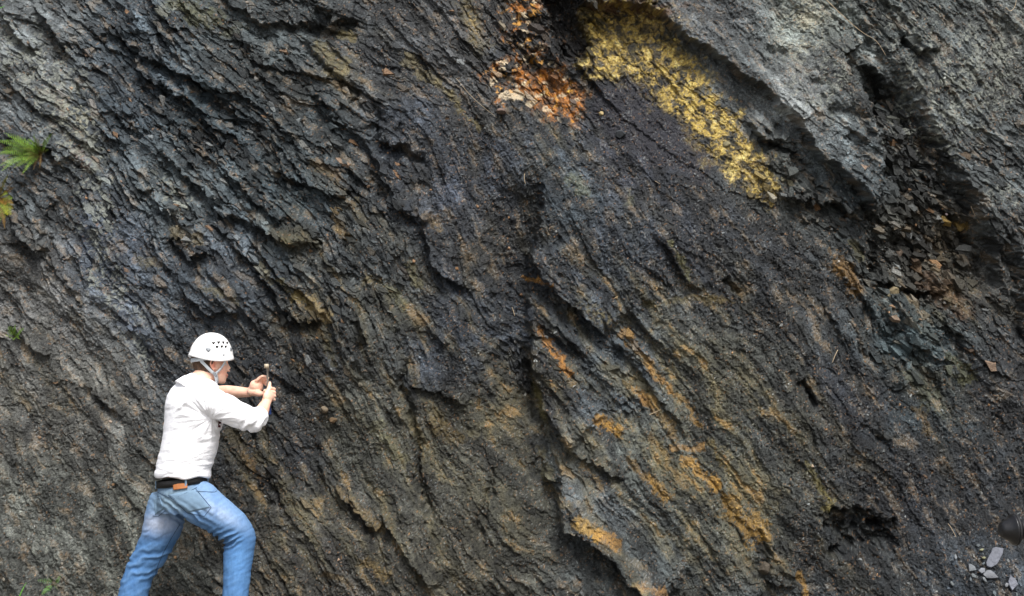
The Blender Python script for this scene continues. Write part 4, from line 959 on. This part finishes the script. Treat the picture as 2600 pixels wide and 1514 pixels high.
def plant(name, label, cat, px, py, fr, seed, part_name='frond', group=None):
    p, n = hit(px, py); o = empty(name, p); tag(o, label, cat, group); rng = random.Random(seed)
    fr = fr + [(a_ + rng.uniform(-14, 14), b_ + rng.uniform(-12, 12), c_ + rng.uniform(-.03, .03), d_ * .8, e_ + .2, rng.choice([BR, f_, f_]), rng.choice([g_, g_, G1])) for (a_, b_, c_, d_, e_, f_, g_) in fr] if len(fr) > 8 else fr
    for (tx, ty, out, wd, drp, rgb, tip) in fr:
        out = out + .04; q = P(tx, ty, p.y - out); b = p + Vector((0, -.03, 0)) + Vector((rng.uniform(-.01, .01), .015, rng.uniform(-.01, .01))); d = q - b; ln = d.length
        d0 = d.normalized() + Vector((0, -.1, drp * .5))
        V_, F_, CC = frond_mesh(b, d0, Vector((0, -1, .55)), ln, wd, drp, max(9, int(ln / .0125)), rng, rgb, tip)
        m_ = bpy.data.meshes.new(part_name); m_.from_pydata([tuple(v) for v in V_], [], F_); m_.update(); set_color(m_, (np.array(CC) * rng.uniform(.6, 1.05)).clip(.005, .6))
        link(part_name, m_, M_FERN, o)
    return o
G1, G2, G3, BR = (92, 128, 40), (126, 164, 58), (146, 186, 78), (104, 76, 44)
plant('fern', 'bushy green fern hanging from the upper left ledge', 'fern', 104, 392,
      [(28, 352, .16, .045, .5, G1, G3), (60, 348, .20, .040, .5, G1, G2), (138, 336, .10, .030, .3, G2, G3), (0, 378, .20, .05, .6, G1, G2), (40, 372, .12, .04, .4, BR, G1), (95, 348, .14, .035, .4, G1, G2),
       (-6, 432, .18, .045, .5, G1, G3), (38, 428, .12, .04, .4, G1, G2), (75, 412, .12, .03, .5, BR, G1), (120, 372, .08, .03, .3, BR, G2), (12, 400, .10, .04, .4, BR, G1), (70, 366, .1, .04, .3, G1, G3), (-20, 396, .2, .045, .5, G1, G3), (-10, 352, .2, .05, .5, G1, G3), (20, 336, .18, .04, .4, G1, G3), (84, 338, .16, .04, .3, G2, G3), (118, 352, .1, .03, .4, G1, G2), (56, 444, .12, .035, .5, G1, G3), (60, 396, .16, .04, .4, BR, G2), (84, 436, .06, .02, .6, BR, BR), (100, 430, .05, .02, .5, BR, BR)], 3)
plant('fern', 'yellowing fern with brown fronds low at the left edge', 'fern', 2, 505,
      [(14, 456, .16, .04, .3, BR, (150, 130, 50)), (28, 440, .16, .04, .3, G1, (150, 150, 60)), (0, 440, .16, .04, .3, BR, G2), (20, 580, .16, .04, .3, BR, (120, 90, 40)), (34, 500, .14, .04, .3, (150, 120, 30), G2), (36, 552, .16, .045, .3, G1, (176, 180, 50)), (14, 560, .12, .04, .4, G1, G3), (40, 530, .10, .035, .2, (140, 100, 40), (170, 160, 50)), (20, 520, .1, .04, .2, BR, (170, 120, 40)), (4, 575, .12, .035, .3, BR, G2), (44, 512, .14, .035, .2, BR, (160, 130, 50)), (46, 470, .12, .03, .2, BR, (130, 100, 40)), (26, 478, .1, .03, .2, BR, (120, 80, 40)), (30, 538, .13, .035, .3, G2, (180, 190, 60))], 4)
plant('fern_sprig', 'tiny bright green fern sprig on bare shale at the left edge', 'fern', 40, 856,
      [(18, 828, .07, .040, .1, (110, 160, 40), (150, 200, 70)), (40, 822, .08, .040, .1, (110, 160, 40), (150, 200, 70)), (68, 836, .07, .036, .2, (110, 160, 40), (150, 200, 70)), (14, 850, .07, .03, .2, (110, 160, 40), (130, 180, 60)), (52, 862, .03, .012, .3, (90, 140, 40), (130, 180, 60)), (34, 866, .03, .012, .4, (90, 140, 40), (130, 180, 60))], 5)
plant('fern', 'small fern with three green fronds at the bottom left corner', 'fern', 140, 1482,
      [(92, 1470, .05, .028, .2, (92, 140, 66), (110, 160, 84)), (156, 1460, .06, .026, .2, (96, 150, 44), (120, 180, 60)), (104, 1514, .08, .032, .3, (92, 150, 66), (110, 170, 76)), (124, 1466, .04, .02, .1, (92, 140, 66), (110, 160, 84)), (150, 1500, .05, .014, .2, (90, 120, 90), (120, 140, 120))], 6)
def strand(name, label, cat, pts, r, m_, off=.008, taper=.5, group=None, bend=0):
    ps = []
    for k, (x, y) in enumerate(pts):
        p, n = hit(x, y); ps.append(p)
    # smooth depth so that the strand spans the hollows
    ys = [p.y for p in ps]; mn = min(ys)
    for k, p in enumerate(ps): p.y = (p.y * .35 + mn * .65) - off
    r = r * .7; bm = bmesh.new(); n_ = len(ps); limb(bm, [(p, r * (1 - taper * k / max(1, n_ - 1))) for k, p in enumerate(ps)], nseg=6, ends=False, ref=(0, 1, .01), sub=4)
    o = from_bm(name, bm, m_); return tag(o, label, cat, group)
M_GRASS = mat('grass_blade_green', s2l((96, 160, 50)), .5, .3)
strand('grass_blade', 'single green grass blade left of the bottom fern', 'grass blade', [(48, 1530), (56, 1505), (66, 1488), (73, 1477)], .006, M_GRASS, .02, .85)
strand('leaf', 'lone green leaf tip on the upper left edge of the rock', 'leaf', [(-8, 24), (2, 24), (10, 22), (16, 18)], .006, M_GRASS, .03, .8)
strand('root', 'thin dangling root by the green sprig at the left edge', 'root', [(0, 760), (6, 800), (2, 840), (6, 880), (4, 905)], .004, M_ROOT, .03, .5)
strand('root', 'long bare root running down the grey slab at upper right', 'root', [(2088, 4), (2120, 32), (2160, 66), (2190, 86), (2215, 116), (2240, 148)], .0035, M_TWIG, .02, .5)
TW = [('pale short upright twig in the gully below the rusty hollow', [(1332, 442), (1331, 455), (1334, 468)], .0035), ('thin pale twig in the central gully beside the shallow dark ledge', [(1300, 781), (1304, 792), (1307, 803)], .003),
      ('light straight stick on dark shale at mid right', [(2124, 889), (2118, 904), (2112, 921)], .0035), ('thin curved dry stem near the bottom right', [(2402, 1328), (2412, 1341), (2421, 1355), (2426, 1364)], .0025),
      ('orange brown twig lying across the beds above the ochre lenses', [(1648, 1053), (1662, 1047), (1678, 1040)], .0035), ('long thin root hair down the dark scree right of the tan bed', [(1160, 205), (1190, 240), (1225, 272), (1262, 300)], .0018),
      ('thin stalk hanging on the right grey slab', [(2462, 525), (2474, 548), (2484, 566)], .0025), ('forked dry twig at the top right corner', [(2552, 20), (2562, 30), (2572, 22), (2576, 4)], .003), ('tiny pale straw in the dark scree under the coal patch', [(1662, 461), (1668, 464), (1675, 468)], .002)]
for lab, pts, r in TW: strand('twig', lab, 'twig', pts, r, M_TWIG, .012, .3)

# ------------------------------------------------------------------ loose slates and stones
def slate(name, label, cat, poly, rgb, thick=.012, tilt=(0, 0), group=None, lift=.007, rough=.6):
    cx = sum(p[0] for p in poly) / len(poly); cy = sum(p[1] for p in poly) / len(poly); c, n = hit(cx, cy)
    n = (n * .35 + Vector((tilt[0], -.8, .45 + tilt[1]))).normalized()
    bm = bmesh.new(); top, bot, mid_ = [], [], []; rng = random.Random(int(cx * 7 + cy))
    for (x, y) in poly:
        d = ray(x, y); k = (c - CAM).dot(n) / d.dot(n); p = CAM + d * k
        top.append(bm.verts.new(p + n * (lift + rng.uniform(-.0015, .0015)))); bot.append(bm.verts.new(c + (p - c) * 1.06 + n * (lift - thick)))
    k_ = len(poly); ct = bm.verts.new(c + n * (lift + .002))
    for k in range(k_): bm.faces.new((top[k], top[(k + 1) % k_], ct)); bm.faces.new((top[k], bot[k], bot[(k + 1) % k_], top[(k + 1) % k_]))
    bm.faces.new(bot[::-1])
    rgb = tuple(v * (.62 + .12 * ((int(rgb[1] * 7)) % 3) / 2) for v in rgb); m_ = mat('stone_' + str(int(rgb[0])), s2l(rgb), rough, .35, .9, 45, .32, 30)
    o = from_bm(name, bm, m_, smooth=False); return tag(o, label, cat, group)
def z4(a, b): return (2250 + a / 4.671, 1200 + b / 4.671)
GS = 'loose pale slate pieces on the debris slope'
def sl(lab, pts, rgb, **k): slate('slate_fragment', lab, 'slate', [z4(*p) for p in pts], rgb, group=GS, **k)
sl('largest pale grey slate sheet below the black handle', [(1262, 900), (1300, 890), (1388, 905), (1380, 960), (1335, 1050), (1310, 1092), (1240, 1130), (1195, 1110), (1185, 1070), (1215, 1000), (1245, 950)], (118, 122, 134))
sl('pale triangular slate pointing right under the largest sheet', [(1148, 1210), (1190, 1165), (1235, 1160), (1275, 1190), (1328, 1248), (1250, 1256), (1185, 1250)], (146, 150, 158))
sl('small pale slate chip touching the top of the triangular slate', [(1092, 1165), (1125, 1135), (1165, 1140), (1170, 1180), (1130, 1200)], (136, 140, 148))
sl('squarish pale slate left of the triangular one', [(975, 1090), (1010, 1092), (1050, 1120), (1068, 1160), (1030, 1165), (985, 1175)], (130, 136, 142))
sl('tall pointed pale slate at the bottom right corner', [(1450, 1290), (1475, 1215), (1500, 1250), (1540, 1280), (1560, 1330), (1520, 1370), (1495, 1398), (1455, 1330)], (138, 142, 156))
sl('small chip left of the tall pointed slate', [(1405, 1335), (1425, 1310), (1452, 1325), (1440, 1355), (1415, 1360)], (150, 154, 160))
sl('narrow slate sliver under the triangular slate', [(1140, 1240), (1165, 1250), (1200, 1308), (1170, 1295), (1145, 1270)], (142, 148, 152))
sl('thin upright sliver upper left of the slates', [(808, 985), (820, 972), (838, 1010), (825, 1035), (808, 1015)], (150, 158, 164))
sl('small wedge below the squarish slate', [(1005, 1215), (1030, 1200), (1062, 1225), (1060, 1252), (1020, 1240)], (120, 128, 132))
sl('small pale chip at the bottom left of the slates', [(758, 1300), (775, 1295), (804, 1330), (790, 1345), (765, 1325)], (140, 148, 150))
sl('narrow chip between the wedge and the bottom chip', [(988, 1255), (1000, 1245), (1014, 1275), (1005, 1292), (990, 1280)], (124, 134, 140))
sl('dull chip directly left of the largest sheet', [(1130, 1085), (1160, 1065), (1170, 1085), (1145, 1100)], (112, 122, 128))
sl('flat grey chip above and left of the largest sheet', [(1060, 865), (1100, 848), (1118, 870), (1090, 888)], (110, 120, 126))
sl('yellowish chip beside the upper left of the largest sheet', [(1100, 925), (1130, 905), (1160, 910), (1140, 930)], (164, 164, 130))
sl('small yellow grey chip left of the largest sheet', [(1130, 1015), (1155, 1000), (1182, 1012), (1165, 1030)], (160, 158, 120))
sl('bluish chip at the very bottom under the slates', [(1262, 1410), (1285, 1400), (1305, 1440), (1285, 1460), (1262, 1440)], (112, 126, 132))
sl('long pale chip at the bottom edge near the corner', [(1535, 1430), (1552, 1430), (1562, 1468), (1540, 1470)], (126, 138, 142))
def stone(lab, cx, cy, r, rgb, nm='stone', flat=.7, lift=.35):
    c, n = hit(cx, cy); k = r / (FPX / (c.y + 7.5)); rng = random.Random(int(cx + cy)); bm = bmesh.new()
    bmesh.ops.create_icosphere(bm, subdivisions=2, radius=k)
    ax = [Vector((rng.gauss(0, 1), rng.gauss(0, 1), rng.gauss(0, 1))).normalized() for _ in range(9)]; lim = [k * rng.uniform(.55, .85) for _ in ax]
    for v in bm.verts:
        for a, l in zip(ax, lim):
            e = v.co.dot(a)
            if e > l: v.co -= a * (e - l)
        v.co.z *= flat + .15; v.co += c + n * k * lift
    rgb = tuple(v * .8 for v in rgb); m_ = mat('stone_' + str(int(rgb[0] + rgb[2])), s2l(rgb), .75, .3, .6, 70, .2, 30)
    return tag(from_bm(nm, bm, m_, smooth=False), lab, 'stone')
stone('pale yellow stone with dark shade at the foot of the rusty hollow', 1527, 290, 8, (200, 178, 128))
stone('large pale rounded block on the ledge under the dark channel', 2268, 744, 15, (146, 132, 102))
stone('second smaller block left of the pale rounded one', 2256, 752, 8, (126, 116, 90))
stone('tiny white pinkish pebble in the dark channel', 2404, 544, 4.5, (214, 196, 194))
stone('white pebble at the left rim of the ochre streaked block', 1361, 919, 6, (176, 180, 176))
stone('square tan stone embedded right of the hammer', 827, 1040, 12, (128, 114, 94))
stone('small squarish grey stone embedded in dark shale right of the tan one', 914, 976, 7, (118, 112, 98))
stone('brown stone embedded just below the square tan stone', 848, 1066, 11, (116, 94, 68))
stone('pinkish block at the lower left rim of the rusty hollow', 1274, 284, 16, (122, 104, 94), flat=.5)
stone('pale spotted stone at the bottom of the yellow crust', 1845, 370, 12, (136, 128, 96))
stone('dark jutting knob below the rusty hollow', 1575, 345, 15, (62, 66, 70))
stone('grey brown boulder bedded at the bottom right of the rock', 1945, 1445, 26, (92, 84, 72), lift=.05)

# ------------------------------------------------------------------ black handle coming in at the right edge
M_PLAST = mat('black_plastic', (.008, .008, .009), .32, .5, .1, 200)
M_PLR = mat('black_rubber', (.012, .012, .013), .55, .4, .15, 200)
TY = -4.6
kk = FPX / (TY + 7.5); T0 = P(2541, 1346, TY); foot = Vector((T0.x + .42, TY + .05, 0))
tri = empty('tripod', foot); tag(tri, 'black tripod whose rounded handle end pokes in at the right edge', 'tripod')
ax_ = Vector((1, .06, .02)).normalized(); B1 = Vector((0, 0, 1)); B1 = (B1 - ax_ * B1.dot(ax_)).normalized(); B2 = ax_.cross(B1)
def lathe(bm, prof, o=T0, n=40, cap=True):
    loft(bm, [(o + ax_ * (x / kk), B1 * (r / kk), B2 * (r / kk)) for x, r in prof], n, cap, 1)
bm = bmesh.new(); lathe(bm, [(-1.6, 1), (-1.5, 8), (-1, 15), (1, 18.5), (4, 20.5), (9, 23), (17, 27.5), (23, 31.5), (27, 36), (29, 38.6), (32, 39.4)]); hg = from_bm('handle_tip', bm, M_PLAST, tri)
bm = bmesh.new(); lathe(bm, [(32, 37.2), (34, 37), (34.5, 39.6), (37, 39.8), (39, 39), (40, 36), (42, 29), (45, 25)]); from_bm('handle_ring', bm, M_PLR, tri)
bm = bmesh.new(); lathe(bm, [(44, 25.5), (60, 25), (120, 25.5), (180, 26), (190, 22), (200, 12), (380, 11)]); from_bm('handle', bm, M_PLAST, tri)
hx = T0 + ax_ * (390 / kk)
bm = bmesh.new(); limb(bm, [(hx + Vector((0, 0, -.05)), .03), (hx + Vector((0, 0, .04)), .032)], nseg=20); from_bm('tripod_head', bm, M_PLAST, tri)
bm = bmesh.new(); limb(bm, [(hx + Vector((0, 0, -.30)), .013), (hx + Vector((0, 0, -.05)), .013)], nseg=14, ends=False); from_bm('centre_column', bm, M_PLAST, tri)
for k in range(3):
    a = R(20 + 120 * k); top = hx + Vector((0, 0, -.10)) + Vector((math.cos(a), math.sin(a), 0)) * .03; ft = Vector((hx.x + math.cos(a) * .34, hx.y + math.sin(a) * .34, .0)); md = top.lerp(ft, .5)
    bm = bmesh.new(); limb(bm, [(top, .015), (md, .015)], nseg=12, ends=False); limb(bm, [(md, .011), (ft + Vector((0, 0, .03)), .010)], nseg=12, ends=False); lo = from_bm('leg', bm, M_PLAST, tri)
    bm = bmesh.new(); limb(bm, [(ft + Vector((0, 0, .03)), .014), (ft + Vector((0, 0, .004)), .016)], nseg=12, ends=False)
    me_ = bpy.data.meshes.new('rubber_foot'); bm.to_mesh(me_); bm.free(); me_.materials.append(M_PLR); fo = bpy.data.objects.new('rubber_foot', me_); C.objects.link(fo); fo.parent = lo
